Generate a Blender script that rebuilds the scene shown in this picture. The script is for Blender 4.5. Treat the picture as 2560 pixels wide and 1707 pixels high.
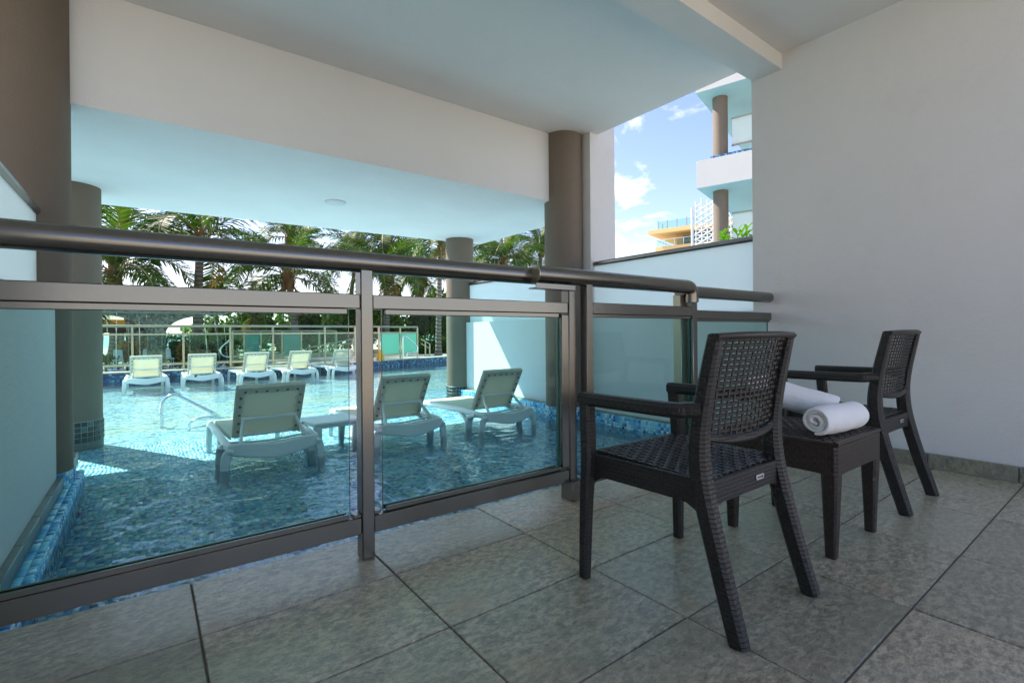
import bpy, bmesh, math, random
from mathutils import Vector, Matrix, Euler
import numpy as np
random.seed(7); R = math.radians
for o in list(bpy.data.objects): bpy.data.objects.remove(o)
S = bpy.context.scene
C = S.collection

# ---------------------------------------------------------------- camera
TH, ROLL, CAMH = 0.6418, -0.0082, 0.875
cam_d = bpy.data.cameras.new('camera'); cam = bpy.data.objects.new('camera', cam_d); C.objects.link(cam)
fw = Vector((math.sin(TH), math.cos(TH), 0)); rt = Vector((math.cos(TH), -math.sin(TH), 0)); up = Vector((0, 0, 1))
r2 = rt*math.cos(ROLL)+up*math.sin(ROLL); u2 = -rt*math.sin(ROLL)+up*math.cos(ROLL)
cam.matrix_world = Matrix(((r2.x, u2.x, -fw.x, 0), (r2.y, u2.y, -fw.y, 0), (r2.z, u2.z, -fw.z, CAMH), (0, 0, 0, 1)))
cam_d.sensor_width = 36; cam_d.lens = 1223.5/2560*36; cam_d.shift_y = -22.3/2560
cam_d.clip_start = 0.02; cam_d.clip_end = 20000
S.camera = cam

# ---------------------------------------------------------------- sky, sun, exposure
SUN_EL, SUN_AZ = R(47), R(-27.8)
W = bpy.data.worlds.new('World'); S.world = W; W.use_nodes = True
wn = W.node_tree.nodes; wl = W.node_tree.links; wn.clear()
wo = wn.new('ShaderNodeOutputWorld'); bg = wn.new('ShaderNodeBackground'); sky = wn.new('ShaderNodeTexSky')
sky.sky_type = 'NISHITA'; sky.sun_disc = False; sky.sun_elevation = SUN_EL; sky.sun_rotation = SUN_AZ
sky.air_density = 1.0; sky.dust_density = 0.6; sky.ozone_density = 1.5
bg.inputs['Strength'].default_value = 0.1
tc = wn.new('ShaderNodeTexCoord'); sep = wn.new('ShaderNodeSeparateXYZ'); wl.new(tc.outputs['Generated'], sep.inputs[0])
mx = wn.new('ShaderNodeMath'); mx.operation = 'MAXIMUM'; mx.inputs[1].default_value = 0.06; wl.new(sep.outputs['Z'], mx.inputs[0])
ad = wn.new('ShaderNodeMath'); ad.operation = 'ADD'; ad.inputs[1].default_value = 0.25; wl.new(mx.outputs[0], ad.inputs[0])
dv = wn.new('ShaderNodeVectorMath'); dv.operation = 'DIVIDE'; wl.new(tc.outputs['Generated'], dv.inputs[0])
cmb = wn.new('ShaderNodeCombineXYZ')
for k in range(3): wl.new(ad.outputs[0], cmb.inputs[k])
wl.new(cmb.outputs[0], dv.inputs[1])
cn = wn.new('ShaderNodeTexNoise'); cn.inputs['Scale'].default_value = 3.1; cn.inputs['Detail'].default_value = 9; cn.inputs['Roughness'].default_value = 0.6
cn.inputs['Distortion'].default_value = 0.35
wl.new(dv.outputs[0], cn.inputs['Vector'])
cr = wn.new('ShaderNodeValToRGB'); cr.color_ramp.elements[0].position = 0.55; cr.color_ramp.elements[1].position = 0.76
wl.new(cn.outputs['Fac'], cr.inputs['Fac'])
lowc = wn.new('ShaderNodeMapRange'); lowc.inputs['From Min'].default_value = 0.0; lowc.inputs['From Max'].default_value = 0.20
lowc.inputs['To Min'].default_value = 0.55; lowc.inputs['To Max'].default_value = 0.0; wl.new(sep.outputs['Z'], lowc.inputs['Value'])
cmx = wn.new('ShaderNodeMath'); cmx.operation = 'MAXIMUM'; wl.new(cr.outputs[0], cmx.inputs[0]); wl.new(lowc.outputs[0], cmx.inputs[1])
cml = wn.new('ShaderNodeMath'); cml.operation = 'MULTIPLY'; cml.inputs[1].default_value = 0.8; wl.new(cmx.outputs[0], cml.inputs[0])
wm = wn.new('ShaderNodeMix'); wm.data_type = 'RGBA'; wl.new(cml.outputs[0], wm.inputs['Factor'])
tint = wn.new('ShaderNodeMix'); tint.data_type = 'RGBA'; tint.blend_type = 'MULTIPLY'; tint.inputs['Factor'].default_value = 1.0
wl.new(sky.outputs[0], tint.inputs['A']); tint.inputs['B'].default_value = (0.465, 0.455, 0.55, 1)
wl.new(tint.outputs['Result'], wm.inputs['A']); wm.inputs['B'].default_value = (4.1, 4.1, 4.2, 1)
wl.new(wm.outputs['Result'], bg.inputs['Color']); wl.new(bg.outputs[0], wo.inputs[0])
sd = bpy.data.lights.new('sun', 'SUN'); sd.energy = 2.0; sd.angle = R(0.53); sd.color = (1.0, 0.95, 0.87)
sun = bpy.data.objects.new('sun', sd); C.objects.link(sun)
sdir = Vector((math.sin(SUN_AZ)*math.cos(SUN_EL), math.cos(SUN_AZ)*math.cos(SUN_EL), math.sin(SUN_EL)))
sun.rotation_euler = sdir.to_track_quat('Z', 'Y').to_euler(); sun.location = sdir*40
vs = S.view_settings; vs.view_transform = 'Standard'; vs.look = 'None'; vs.gamma = 1; vs.use_curve_mapping = False
vs.exposure = 2.62
vs.use_white_balance = True; vs.white_balance_temperature = 7150
cy = S.cycles; cy.max_bounces = 14; cy.diffuse_bounces = 6; cy.glossy_bounces = 5; cy.transmission_bounces = 8; cy.transparent_max_bounces = 24
cy.use_denoising = True; cy.caustics_reflective = False; cy.caustics_refractive = False; cy.sample_clamp_indirect = 6

# ---------------------------------------------------------------- node helpers and materials
def newmat(name):
    m = bpy.data.materials.new(name); m.use_nodes = True
    nt = m.node_tree; b = nt.nodes['Principled BSDF']
    return m, nt, b
def N(nt, t, **kw):
    n = nt.nodes.new('ShaderNode'+t)
    for k, v in kw.items():
        if hasattr(n, k): setattr(n, k, v)
        else: n.inputs[k.replace('_', ' ')].default_value = v
    return n
def L(nt, a, b): nt.links.new(a, b)
def ramp(nt, fac, stops, interp='LINEAR'):
    r = nt.nodes.new('ShaderNodeValToRGB'); e = r.color_ramp; e.interpolation = interp
    while len(e.elements) < len(stops): e.elements.new(0.5)
    for el, (p, c) in zip(e.elements, stops):
        el.position = p; el.color = tuple(c)+((1,) if len(c) == 3 else ())
    L(nt, fac, r.inputs['Fac']); return r.outputs['Color']
def mixc(nt, fac, a, b, mode='MIX'):
    n = nt.nodes.new('ShaderNodeMix'); n.data_type = 'RGBA'; n.blend_type = mode
    for sock, v in (('Factor', fac), ('A', a), ('B', b)):
        if hasattr(v, 'links') or hasattr(v, 'is_output'): L(nt, v, n.inputs[sock])
        elif sock == 'Factor': n.inputs[sock].default_value = v
        else: n.inputs[sock].default_value = tuple(v)+(1,)
    return n.outputs['Result']
def noise(nt, vec, scale, detail=4, rough=0.55, dist=0.0):
    n = N(nt, 'TexNoise'); n.inputs['Scale'].default_value = scale; n.inputs['Detail'].default_value = detail
    n.inputs['Roughness'].default_value = rough; n.inputs['Distortion'].default_value = dist
    if vec is not None: L(nt, vec, n.inputs['Vector'])
    return n.outputs['Fac']
def bump(nt, b, h, strength, dist=0.01, prev=None):
    n = N(nt, 'Bump'); n.inputs['Strength'].default_value = strength; n.inputs['Distance'].default_value = dist
    L(nt, h, n.inputs['Height'])
    if prev is not None: L(nt, prev, n.inputs['Normal'])
    if b is not None: L(nt, n.outputs[0], b.inputs['Normal'])
    return n.outputs[0]
def math_(nt, op, a, b=None):
    n = N(nt, 'Math', operation=op)
    for i, v in enumerate((a, b)):
        if v is None: continue
        if hasattr(v, 'is_output'): L(nt, v, n.inputs[i])
        else: n.inputs[i].default_value = v
    return n.outputs[0]
def ocoord(nt, rnd=False, scale=None):
    t = N(nt, 'TexCoord'); v = t.outputs['Object']
    if rnd:
        oi = N(nt, 'ObjectInfo'); sc = N(nt, 'VectorMath', operation='SCALE'); cmbn = N(nt, 'CombineXYZ')
        for k in range(3): L(nt, oi.outputs['Random'], cmbn.inputs[k])
        L(nt, cmbn.outputs[0], sc.inputs[0]); sc.inputs['Scale'].default_value = 37.0
        a = N(nt, 'VectorMath', operation='ADD'); L(nt, v, a.inputs[0]); L(nt, sc.outputs[0], a.inputs[1]); v = a.outputs[0]
    if scale:
        mp = N(nt, 'VectorMath', operation='MULTIPLY'); L(nt, v, mp.inputs[0]); mp.inputs[1].default_value = scale; v = mp.outputs[0]
    return v

def plaster(name, col, var=0.06, rough=0.85, bs=0.25, stain=None):
    m, nt, b = newmat(name); v = ocoord(nt)
    n1 = noise(nt, v, 1.3, 5, 0.6); n2 = noise(nt, v, 55, 3, 0.6); n3 = noise(nt, v, 9, 4, 0.6)
    c = mixc(nt, n1, [x*(1-var) for x in col], [min(1, x*(1+var)) for x in col])
    c = mixc(nt, math_(nt, 'MULTIPLY', n3, 0.25), c, [x*0.88 for x in col])
    if stain:
        c = mixc(nt, ramp(nt, noise(nt, v, 3.5, 6, 0.7), [(0.55, (0, 0, 0)), (0.75, (0.6, 0.6, 0.6))]), c, stain)
    L(nt, c, b.inputs['Base Color']); b.inputs['Roughness'].default_value = rough
    bump(nt, b, n2, min(1, bs*2), 0.005, bump(nt, None, n3, min(1, bs*1.5), 0.014))
    return m
def simple(name, col, rough=0.5, metal=0.0, spec=0.5, var=0.0, bs=0.0, scale=20):
    m, nt, b = newmat(name); b.inputs['Base Color'].default_value = (*col, 1)
    b.inputs['Roughness'].default_value = rough; b.inputs['Metallic'].default_value = metal; b.inputs['Specular IOR Level'].default_value = spec
    if var or bs:
        v = ocoord(nt); n1 = noise(nt, v, scale, 4)
        if var: L(nt, mixc(nt, n1, [x*(1-var) for x in col], [min(1, x*(1+var)) for x in col]), b.inputs['Base Color'])
        if bs: bump(nt, b, n1, bs, 0.003)
    return m
MAT = {}
MAT['wall'] = plaster('wall_plaster', (0.665, 0.66, 0.655), bs=0.22, stain=(0.61, 0.60, 0.58))
MAT['white'] = plaster('white_plaster', (0.69, 0.70, 0.71), 0.05, bs=0.18)
MAT['soffit'] = plaster('soffit_paint', (0.71, 0.71, 0.70), 0.10, bs=0.12)
MAT['soffit_warm'] = plaster('warm_soffit_paint', (0.85, 0.80, 0.785), 0.10, bs=0.10)  # warm off-white, tinted to offset the cyan bounce from the pool
MAT['wing_white'] = plaster('dimmed_white_plaster', (0.50, 0.49, 0.48), 0.05, bs=0.2)  # white plaster darkened so the sunlit wing does not clip
MAT['column'] = plaster('taupe_column_paint', (0.165, 0.130, 0.100), 0.18, 0.8, 0.25)
MAT['neighbor_soffit'] = plaster('teal_bounce_soffit', (0.30, 0.50, 0.54), 0.05, bs=0.06)  # teal pool bounce put into the base colour of white undersides
MAT['ochre'] = plaster('ochre_plaster', (0.70, 0.47, 0.22), 0.05, bs=0.1)

def stone_tile(name, c0, c1, warm, rnd=True, bs=0.7, rough=0.38):
    m, nt, b = newmat(name); v = ocoord(nt, rnd)
    st = N(nt, 'VectorMath', operation='MULTIPLY'); L(nt, v, st.inputs[0]); st.inputs[1].default_value = (1.0, 1.7, 1.0)
    v2 = st.outputs[0]
    nl = noise(nt, v, 2.2, 5, 0.6, 0.4); ns = noise(nt, v2, 30, 8, 0.74, 0.25); nf = noise(nt, v2, 110, 4, 0.7); nw = noise(nt, v, 3.3, 4, 0.6)
    c = mixc(nt, ramp(nt, ns, [(0.40, (0, 0, 0)), (0.60, (1, 1, 1))]), c0, c1)
    c = mixc(nt, ramp(nt, nl, [(0.40, (0, 0, 0)), (0.68, (0.6, 0.6, 0.6))]), c, (c1[0]*0.60, c1[1]*0.66, c1[2]*0.64))
    c = mixc(nt, ramp(nt, nw, [(0.56, (0, 0, 0)), (0.75, (0.5, 0.5, 0.5))]), c, warm)
    pit = ramp(nt, nf, [(0.30, (1, 1, 1)), (0.41, (0, 0, 0))])
    c = mixc(nt, math_(nt, 'MULTIPLY', pit, 0.7), c, (0.06, 0.055, 0.045))
    if rnd:
        sv = N(nt, 'MapRange'); L(nt, N(nt, 'ObjectInfo').outputs['Random'], sv.inputs['Value']); sv.inputs['To Min'].default_value = 0.78; sv.inputs['To Max'].default_value = 1.12
        fr_ = math_(nt, 'FRACT', math_(nt, 'MULTIPLY', N(nt, 'ObjectInfo').outputs['Random'], 7.31)); c = mixc(nt, math_(nt, 'MULTIPLY', fr_, 0.45), c, mixc(nt, 1.0, c, (0.86, 1.0, 0.98), 'MULTIPLY'))
        hv = N(nt, 'HueSaturation'); L(nt, sv.outputs[0], hv.inputs['Value']); L(nt, c, hv.inputs['Color']); c = hv.outputs[0]
    L(nt, c, b.inputs['Base Color'])
    rr = math_(nt, 'ADD', math_(nt, 'MULTIPLY', ns, 0.3), rough-0.12); L(nt, rr, b.inputs['Roughness'])
    b.inputs['Specular IOR Level'].default_value = 0.6; b.inputs['Coat Weight'].default_value = 0.9; b.inputs['Coat Roughness'].default_value = 0.3; b.inputs['Coat IOR'].default_value = 1.6
    ncl = noise(nt, v2, 8, 6, 0.7, 0.8); n0 = bump(nt, None, ns, bs, 0.015, bump(nt, None, ncl, 0.7, 0.05)); bump(nt, b, nf, bs*0.8, 0.006, n0)
    return m
MAT['tile'] = stone_tile('grey_stone_tile', (0.35, 0.285, 0.18), (0.98, 0.82, 0.57), (0.76, 0.46, 0.25), bs=1.0, rough=0.36)
MAT['grout'] = simple('grout', (0.17, 0.15, 0.115), 0.95, bs=0.4, scale=80)
MAT['skirt'] = stone_tile('skirting_stone', (0.20, 0.175, 0.12), (0.40, 0.36, 0.27), (0.40, 0.28, 0.15))
MAT['edge_stone'] = stone_tile('dark_edge_stone', (0.12, 0.125, 0.115), (0.25, 0.26, 0.24), (0.25, 0.22, 0.15))

def brushed(name, col, rough=0.34):
    m, nt, b = newmat(name); n2 = noise(nt, ocoord(nt), 3, 5, 0.6)
    L(nt, mixc(nt, n2, [x*0.93 for x in col], [x*1.06 for x in col]), b.inputs['Base Color'])
    b.inputs['Metallic'].default_value = 0.92
    b.inputs['Roughness'].default_value = rough
    return m
MAT['rail'] = brushed('bronze_grey_metal', (0.21, 0.198, 0.175), 0.24)
MAT['chrome'] = simple('chrome', (0.75, 0.76, 0.77), 0.12, 1.0)
MAT['steel'] = brushed('pale_fence_metal', (0.40, 0.36, 0.27), 0.34)

def glass(name, tint, edge=False, rough=0.0, spec=1.0):
    m, nt, b = newmat(name); nt.nodes.remove(b); out = nt.nodes['Material Output']
    tr = N(nt, 'BsdfTransparent'); tr.inputs[0].default_value = (*tint, 1)
    gl = N(nt, 'BsdfGlossy'); gl.inputs['Color'].default_value = (1, 1, 1, 1); gl.inputs['Roughness'].default_value = rough
    fr = N(nt, 'Fresnel'); fr.inputs['IOR'].default_value = 1.45
    mxs = N(nt, 'MixShader'); L(nt, math_(nt, 'MULTIPLY', fr.outputs[0], spec), mxs.inputs[0]); L(nt, tr.outputs[0], mxs.inputs[1]); L(nt, gl.outputs[0], mxs.inputs[2])
    L(nt, mxs.outputs[0], out.inputs[0]); return m
MAT['glass'] = glass('green_tinted_glass', (0.80, 0.955, 0.93), spec=0.07)
MAT['glass_edge'] = simple('glass_edge', (0.03, 0.14, 0.12), 0.15)
MAT['glass_far'] = glass('far_green_glass', (0.80, 0.93, 0.88), spec=0.5)
def frosted(name, col, tr=0.5, spec=0.25):
    m, nt, b = newmat(name); out = nt.nodes['Material Output']
    b.inputs['Base Color'].default_value = (*col, 1); b.inputs['Roughness'].default_value = 0.38; b.inputs['Specular IOR Level'].default_value = spec
    n1 = noise(nt, ocoord(nt), 1.5, 4); L(nt, mixc(nt, n1, [x*0.95 for x in col], [min(1, x*1.05) for x in col]), b.inputs['Base Color'])
    t = N(nt, 'BsdfTranslucent'); t.inputs['Color'].default_value = (*col, 1)
    mxs = N(nt, 'MixShader'); mxs.inputs[0].default_value = tr; L(nt, b.outputs[0], mxs.inputs[1]); L(nt, t.outputs[0], mxs.inputs[2])
    L(nt, mxs.outputs[0], out.inputs[0]); return m
MAT['frosted'] = frosted('frosted_aqua_glass', (0.88, 0.95, 0.945), 0.8)
MAT['frosted_green'] = frosted('frosted_green_glass', (0.30, 0.62, 0.55), 0.6)

BLUES = [(0.00, (0.025, 0.13, 0.36)), (0.07, (0.08, 0.42, 0.76)), (0.23, (0.11, 0.54, 0.87)), (0.42, (0.23, 0.69, 0.94)), (0.60, (0.05, 0.29, 0.63)), (0.67, (0.44, 0.80, 0.95)), (0.86, (0.76, 0.90, 0.96))]
def mosaic_piece(name, stops, obj):
    m, nt, b = newmat(name)
    src = N(nt, 'ObjectInfo').outputs['Random'] if obj else N(nt, 'NewGeometry').outputs['Random Per Island']
    L(nt, ramp(nt, src, stops, 'CONSTANT'), b.inputs['Base Color']); b.inputs['Roughness'].default_value = 0.45
    return m
MAT['mos_obj'] = mosaic_piece('blue_mosaic_piece', BLUES, True)
MAT['mos_isl'] = mosaic_piece('blue_mosaic_pieces', BLUES, False)
DARKS = [(0.0, (0.008, 0.02, 0.022)), (0.35, (0.012, 0.035, 0.035)), (0.7, (0.02, 0.06, 0.055)), (0.9, (0.05, 0.12, 0.12))]
MAT['dark_tile'] = mosaic_piece('dark_teal_tile', DARKS, True)
MAT['pale_grout'] = simple('pale_grout', (0.30, 0.35, 0.33), 0.9)
MAT['pool_grout'] = simple('pool_grout', (0.22, 0.50, 0.66), 0.9)
def mosaic_tex(name, stops, pitch, grout, wav=0.0):
    m, nt, b = newmat(name); t = N(nt, 'TexCoord')
    src = t.outputs['Object']
    if wav:
        nz = N(nt, 'TexNoise'); nz.inputs['Scale'].default_value = 5.0; nz.inputs['Detail'].default_value = 2; L(nt, src, nz.inputs['Vector'])
        sc_ = N(nt, 'VectorMath', operation='SCALE'); L(nt, nz.outputs['Color'], sc_.inputs[0]); sc_.inputs['Scale'].default_value = wav
        ad_ = N(nt, 'VectorMath', operation='ADD'); L(nt, src, ad_.inputs[0]); L(nt, sc_.outputs[0], ad_.inputs[1]); src = ad_.outputs[0]
    a = N(nt, 'VectorMath', operation='MULTIPLY_ADD'); L(nt, src, a.inputs[0])
    a.inputs[1].default_value = (1/pitch,)*3; a.inputs[2].default_value = (0.31, 0.37, 0.41)
    fl = N(nt, 'VectorMath', operation='FLOOR'); L(nt, a.outputs[0], fl.inputs[0])
    wnz = N(nt, 'TexWhiteNoise', noise_dimensions='3D'); L(nt, fl.outputs[0], wnz.inputs['Vector'])
    c = ramp(nt, wnz.outputs['Value'], stops, 'CONSTANT'); L(nt, c, b.inputs['Base Color']); b.inputs['Roughness'].default_value = 0.4
    return m
MAT['mos_tex'] = mosaic_tex('blue_mosaic', BLUES, 0.045, None)
POOLF = [(0.00, (0.03, 0.13, 0.31)), (0.10, (0.09, 0.37, 0.60)), (0.26, (0.16, 0.50, 0.71)), (0.44, (0.28, 0.62, 0.78)), (0.62, (0.07, 0.28, 0.51)), (0.70, (0.47, 0.71, 0.79)), (0.86, (0.68, 0.81, 0.84))]
MAT['mos_floor'] = mosaic_tex('refracted_blue_mosaic', POOLF, 0.03, None, 0.12)  # pattern coordinates bent to imitate refraction by the water
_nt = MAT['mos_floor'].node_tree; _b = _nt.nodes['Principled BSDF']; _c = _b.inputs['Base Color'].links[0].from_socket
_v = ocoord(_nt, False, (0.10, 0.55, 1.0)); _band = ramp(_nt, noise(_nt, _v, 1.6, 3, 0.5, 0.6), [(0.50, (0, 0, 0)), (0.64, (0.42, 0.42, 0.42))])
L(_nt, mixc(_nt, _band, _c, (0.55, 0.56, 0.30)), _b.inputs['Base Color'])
NAVY = [(0.0, (0.01, 0.04, 0.12)), (0.3, (0.02, 0.10, 0.22)), (0.55, (0.05, 0.22, 0.36)), (0.75, (0.03, 0.07, 0.16)), (0.88, (0.14, 0.36, 0.46))]
MAT['mos_navy'] = mosaic_tex('navy_mosaic', NAVY, 0.045, None)
TAN = [(0.0, (0.10, 0.09, 0.05)), (0.25, (0.42, 0.38, 0.24)), (0.5, (0.55, 0.50, 0.34)), (0.7, (0.22, 0.21, 0.13)), (0.85, (0.36, 0.36, 0.25))]
MAT['mos_tan'] = mosaic_tex('tan_mosaic', TAN, 0.05, None)
OLV = [(0.0, (0.05, 0.06, 0.045)), (0.3, (0.17, 0.18, 0.13)), (0.6, (0.11, 0.125, 0.095)), (0.85, (0.26, 0.26, 0.19))]
MAT['mos_olive'] = mosaic_tex('olive_mosaic', OLV, 0.05, None)

def water(name, tint, bs, scale, refr=0.0):
    m, nt, b = newmat(name); nt.nodes.remove(b); out = nt.nodes['Material Output']
    v = ocoord(nt)
    n1 = noise(nt, v, scale, 2, 0.5, 1.2); n2 = noise(nt, v, scale*3.3, 2, 0.5, 0.6); n3 = noise(nt, v, scale*0.3, 2, 0.5)
    hgt = math_(nt, 'ADD', math_(nt, 'ADD', n1, math_(nt, 'MULTIPLY', n2, 0.3)), math_(nt, 'MULTIPLY', n3, 1.5))
    bp = bump(nt, None, hgt, bs, 0.05)
    tr = N(nt, 'BsdfTransparent'); tr.inputs[0].default_value = (*tint, 1)
    gl = N(nt, 'BsdfGlossy'); gl.inputs['Roughness'].default_value = 0.03; gl.inputs['Color'].default_value = (1, 1, 1, 1); L(nt, bp, gl.inputs['Normal'])
    fr = N(nt, 'Fresnel'); fr.inputs['IOR'].default_value = 1.33; L(nt, bp, fr.inputs['Normal'])
    base = tr.outputs[0]
    if refr > 0:
        rf = N(nt, 'BsdfRefraction'); rf.inputs['IOR'].default_value = 1.33; rf.inputs['Roughness'].default_value = 0.0; rf.inputs['Color'].default_value = (*tint, 1); L(nt, bp, rf.inputs['Normal'])
        ms = N(nt, 'MixShader'); ms.inputs[0].default_value = refr; L(nt, tr.outputs[0], ms.inputs[1]); L(nt, rf.outputs[0], ms.inputs[2]); base = ms.outputs[0]
    mxs = N(nt, 'MixShader'); L(nt, fr.outputs[0], mxs.inputs[0]); L(nt, base, mxs.inputs[1]); L(nt, gl.outputs[0], mxs.inputs[2])
    L(nt, mxs.outputs[0], out.inputs[0]); return m
MAT['water'] = water('pool_water', (0.92, 0.98, 0.99), 0.34, 3.4, 0.0)
MAT['sea'] = simple('sea_water', (0.10, 0.33, 0.40), 0.25, bs=0.6, scale=1.5)

def resin(name, col, pitch=(0.013, 0.026), bs=0.55):
    m, nt, b = newmat(name); t = N(nt, 'TexCoord'); g = N(nt, 'NewGeometry')
    sp = N(nt, 'SeparateXYZ'); L(nt, t.outputs['Object'], sp.inputs[0])
    cb = N(nt, 'CombineXYZ'); L(nt, math_(nt, 'ADD', sp.outputs['X'], sp.outputs['Y']), cb.inputs[0]); L(nt, sp.outputs['Z'], cb.inputs[1])
    br = N(nt, 'TexBrick'); L(nt, cb.outputs[0], br.inputs['Vector']); br.inputs['Scale'].default_value = 1.0
    br.inputs['Brick Width'].default_value = pitch[1]; br.inputs['Row Height'].default_value = pitch[0]; br.inputs['Mortar Size'].default_value = 0.0022; br.inputs['Mortar Smooth'].default_value = 1.0
    br.offset = 0.5
    fine = noise(nt, t.outputs['Object'], 160, 2)
    n0 = bump(nt, None, math_(nt, 'SUBTRACT', 1.0, br.outputs['Fac']), bs, 0.003); bump(nt, b, fine, 0.12, 0.001, n0)
    L(nt, mixc(nt, noise(nt, t.outputs['Object'], 14, 3), [x*0.8 for x in col], [x*1.25 for x in col]), b.inputs['Base Color'])
    b.inputs['Roughness'].default_value = 0.42; b.inputs['Specular IOR Level'].default_value = 0.45
    return m
MAT['resin'] = resin('charcoal_resin', (0.017, 0.0155, 0.015))
MAT['resin_smooth'] = resin('charcoal_resin_strand', (0.024, 0.022, 0.021), (0.5, 0.5), 0.0)
MAT['resin_brown'] = resin('brown_resin', (0.032, 0.022, 0.018), (0.016, 0.026), 1.0)
MAT['resin_brown_smooth'] = resin('brown_resin_strand', (0.038, 0.027, 0.022), (0.5, 0.5), 0.0)
MAT['plate'] = simple('metal_plate', (0.62, 0.62, 0.62), 0.35, 0.8)
MAT['ink'] = simple('dark_print', (0.05, 0.05, 0.05), 0.6)
def towelmat():
    m, nt, b = newmat('white_terry_cloth'); v = ocoord(nt)
    n1 = noise(nt, v, 380, 3, 0.7); n2 = noise(nt, v, 30, 4, 0.6)
    b.inputs['Base Color'].default_value = (0.90, 0.90, 0.90, 1); b.inputs['Roughness'].default_value = 0.95
    bump(nt, b, n1, 0.9, 0.004, bump(nt, None, n2, 0.5, 0.01)); return m
MAT['towel'] = towelmat()
MAT['lresin'] = simple('white_resin', (0.80, 0.81, 0.80), 0.4, var=0.04, scale=6)
def sling():
    m, nt, b = newmat('cream_sling_fabric'); out = nt.nodes['Material Output']; v = ocoord(nt)
    col = (0.90, 0.87, 0.78); n1 = noise(nt, v, 5, 4); wv = noise(nt, v, 300, 2)
    L(nt, mixc(nt, n1, [x*0.92 for x in col], [x*1.05 for x in col]), b.inputs['Base Color']); b.inputs['Roughness'].default_value = 0.8
    bump(nt, b, wv, 0.3, 0.002)
    t = N(nt, 'BsdfTranslucent'); t.inputs['Color'].default_value = (0.78, 0.73, 0.60, 1)
    mxs = N(nt, 'MixShader'); mxs.inputs[0].default_value = 0.45; L(nt, b.outputs[0], mxs.inputs[1]); L(nt, t.outputs[0], mxs.inputs[2]); L(nt, mxs.outputs[0], out.inputs[0])
    return m
MAT['sling'] = sling()
MAT['eyelet'] = simple('rusty_eyelet', (0.09, 0.06, 0.04), 0.5, 0.6)
MAT['cord'] = simple('white_cord', (0.7, 0.72, 0.7), 0.8)

def leafmat(name, cols, tr=0.35, obj=False):
    m, nt, b = newmat(name); out = nt.nodes['Material Output']
    src = N(nt, 'NewGeometry').outputs['Random Per Island']
    c = ramp(nt, src, [(i/max(1, len(cols)-1), c_) for i, c_ in enumerate(cols)])
    L(nt, c, b.inputs['Base Color']); b.inputs['Roughness'].default_value = 0.58; b.inputs['Specular IOR Level'].default_value = 0.25
    t = N(nt, 'BsdfTranslucent'); L(nt, mixc(nt, 1.0, c, (1.0, 1.15, 0.45), 'MULTIPLY'), t.inputs['Color'])
    mxs = N(nt, 'MixShader'); mxs.inputs[0].default_value = tr; L(nt, b.outputs[0], mxs.inputs[1]); L(nt, t.outputs[0], mxs.inputs[2]); L(nt, mxs.outputs[0], out.inputs[0])
    return m
MAT['palm_leaf'] = leafmat('palm_leaflet', [(0.018, 0.058, 0.010), (0.034, 0.090, 0.012), (0.055, 0.125, 0.016), (0.09, 0.145, 0.020)])
MAT['palm_dry'] = leafmat('dry_palm_leaflet', [(0.22, 0.14, 0.05), (0.30, 0.20, 0.07), (0.17, 0.10, 0.04)])
MAT['rachis'] = simple('frond_stalk', (0.26, 0.22, 0.07), 0.5)
MAT['fiber'] = simple('crown_fibre', (0.20, 0.11, 0.045), 0.9, var=0.3, bs=0.8, scale=40)
MAT['hedge'] = leafmat('hedge_leaf', [(0.035, 0.085, 0.012), (0.07, 0.16, 0.02), (0.13, 0.24, 0.03)])
MAT['hedge_core'] = simple('hedge_twigs', (0.02, 0.035, 0.01), 0.9)
MAT['croton'] = leafmat('croton_leaf', [(0.08, 0.12, 0.015), (0.35, 0.30, 0.02), (0.55, 0.25, 0.03), (0.45, 0.10, 0.04), (0.25, 0.28, 0.03)])
MAT['broad'] = leafmat('broad_glossy_leaf', [(0.05, 0.16, 0.015), (0.10, 0.26, 0.02), (0.16, 0.34, 0.03)])
def trunkmat():
    m, nt, b = newmat('palm_bark'); t = N(nt, 'TexCoord'); wv = N(nt, 'TexWave', wave_type='BANDS', bands_direction='Z'); L(nt, t.outputs['Object'], wv.inputs['Vector'])
    wv.inputs['Scale'].default_value = 2.2; wv.inputs['Distortion'].default_value = 3.0; wv.inputs['Detail'].default_value = 3
    n1 = noise(nt, t.outputs['Object'], 8, 5, 0.7)
    c = mixc(nt, wv.outputs['Fac'], (0.13, 0.105, 0.08), (0.33, 0.29, 0.24)); c = mixc(nt, math_(nt, 'MULTIPLY', n1, 0.6), c, (0.10, 0.09, 0.07))
    L(nt, c, b.inputs['Base Color']); b.inputs['Roughness'].default_value = 0.9; bump(nt, b, wv.outputs['Fac'], 0.8, 0.03); return m
MAT['bark'] = trunkmat()
MAT['ground'] = plaster('sandy_ground', (0.50, 0.44, 0.34), 0.15, bs=0.5)
MAT['paving'] = plaster('pale_paving', (0.48, 0.45, 0.38), 0.08, bs=0.3)
MAT['canvas'] = simple('cream_canvas', (0.72, 0.66, 0.45), 0.85)
MAT['orange'] = simple('orange_canvas', (0.62, 0.27, 0.03), 0.8)
MAT['darkwood'] = simple('dark_wood', (0.05, 0.035, 0.025), 0.7, var=0.3)
MAT['board'] = simple('notice_board', (0.02, 0.025, 0.025), 0.6)
MAT['yellow'] = simple('yellow_plastic', (0.75, 0.40, 0.02), 0.5)
MAT['window'] = simple('dark_window', (0.05, 0.10, 0.12), 0.08)
MAT['plastic'] = simple('white_plastic', (0.74, 0.76, 0.78), 0.35)
MAT['lamp'] = simple('opal_lamp', (0.72, 0.70, 0.74), 0.4)
MAT['stream'] = glass('falling_water', (0.93, 0.96, 0.97), spec=1.0)
MAT['foam'] = simple('water_foam', (0.8, 0.85, 0.86), 0.7)
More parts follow.
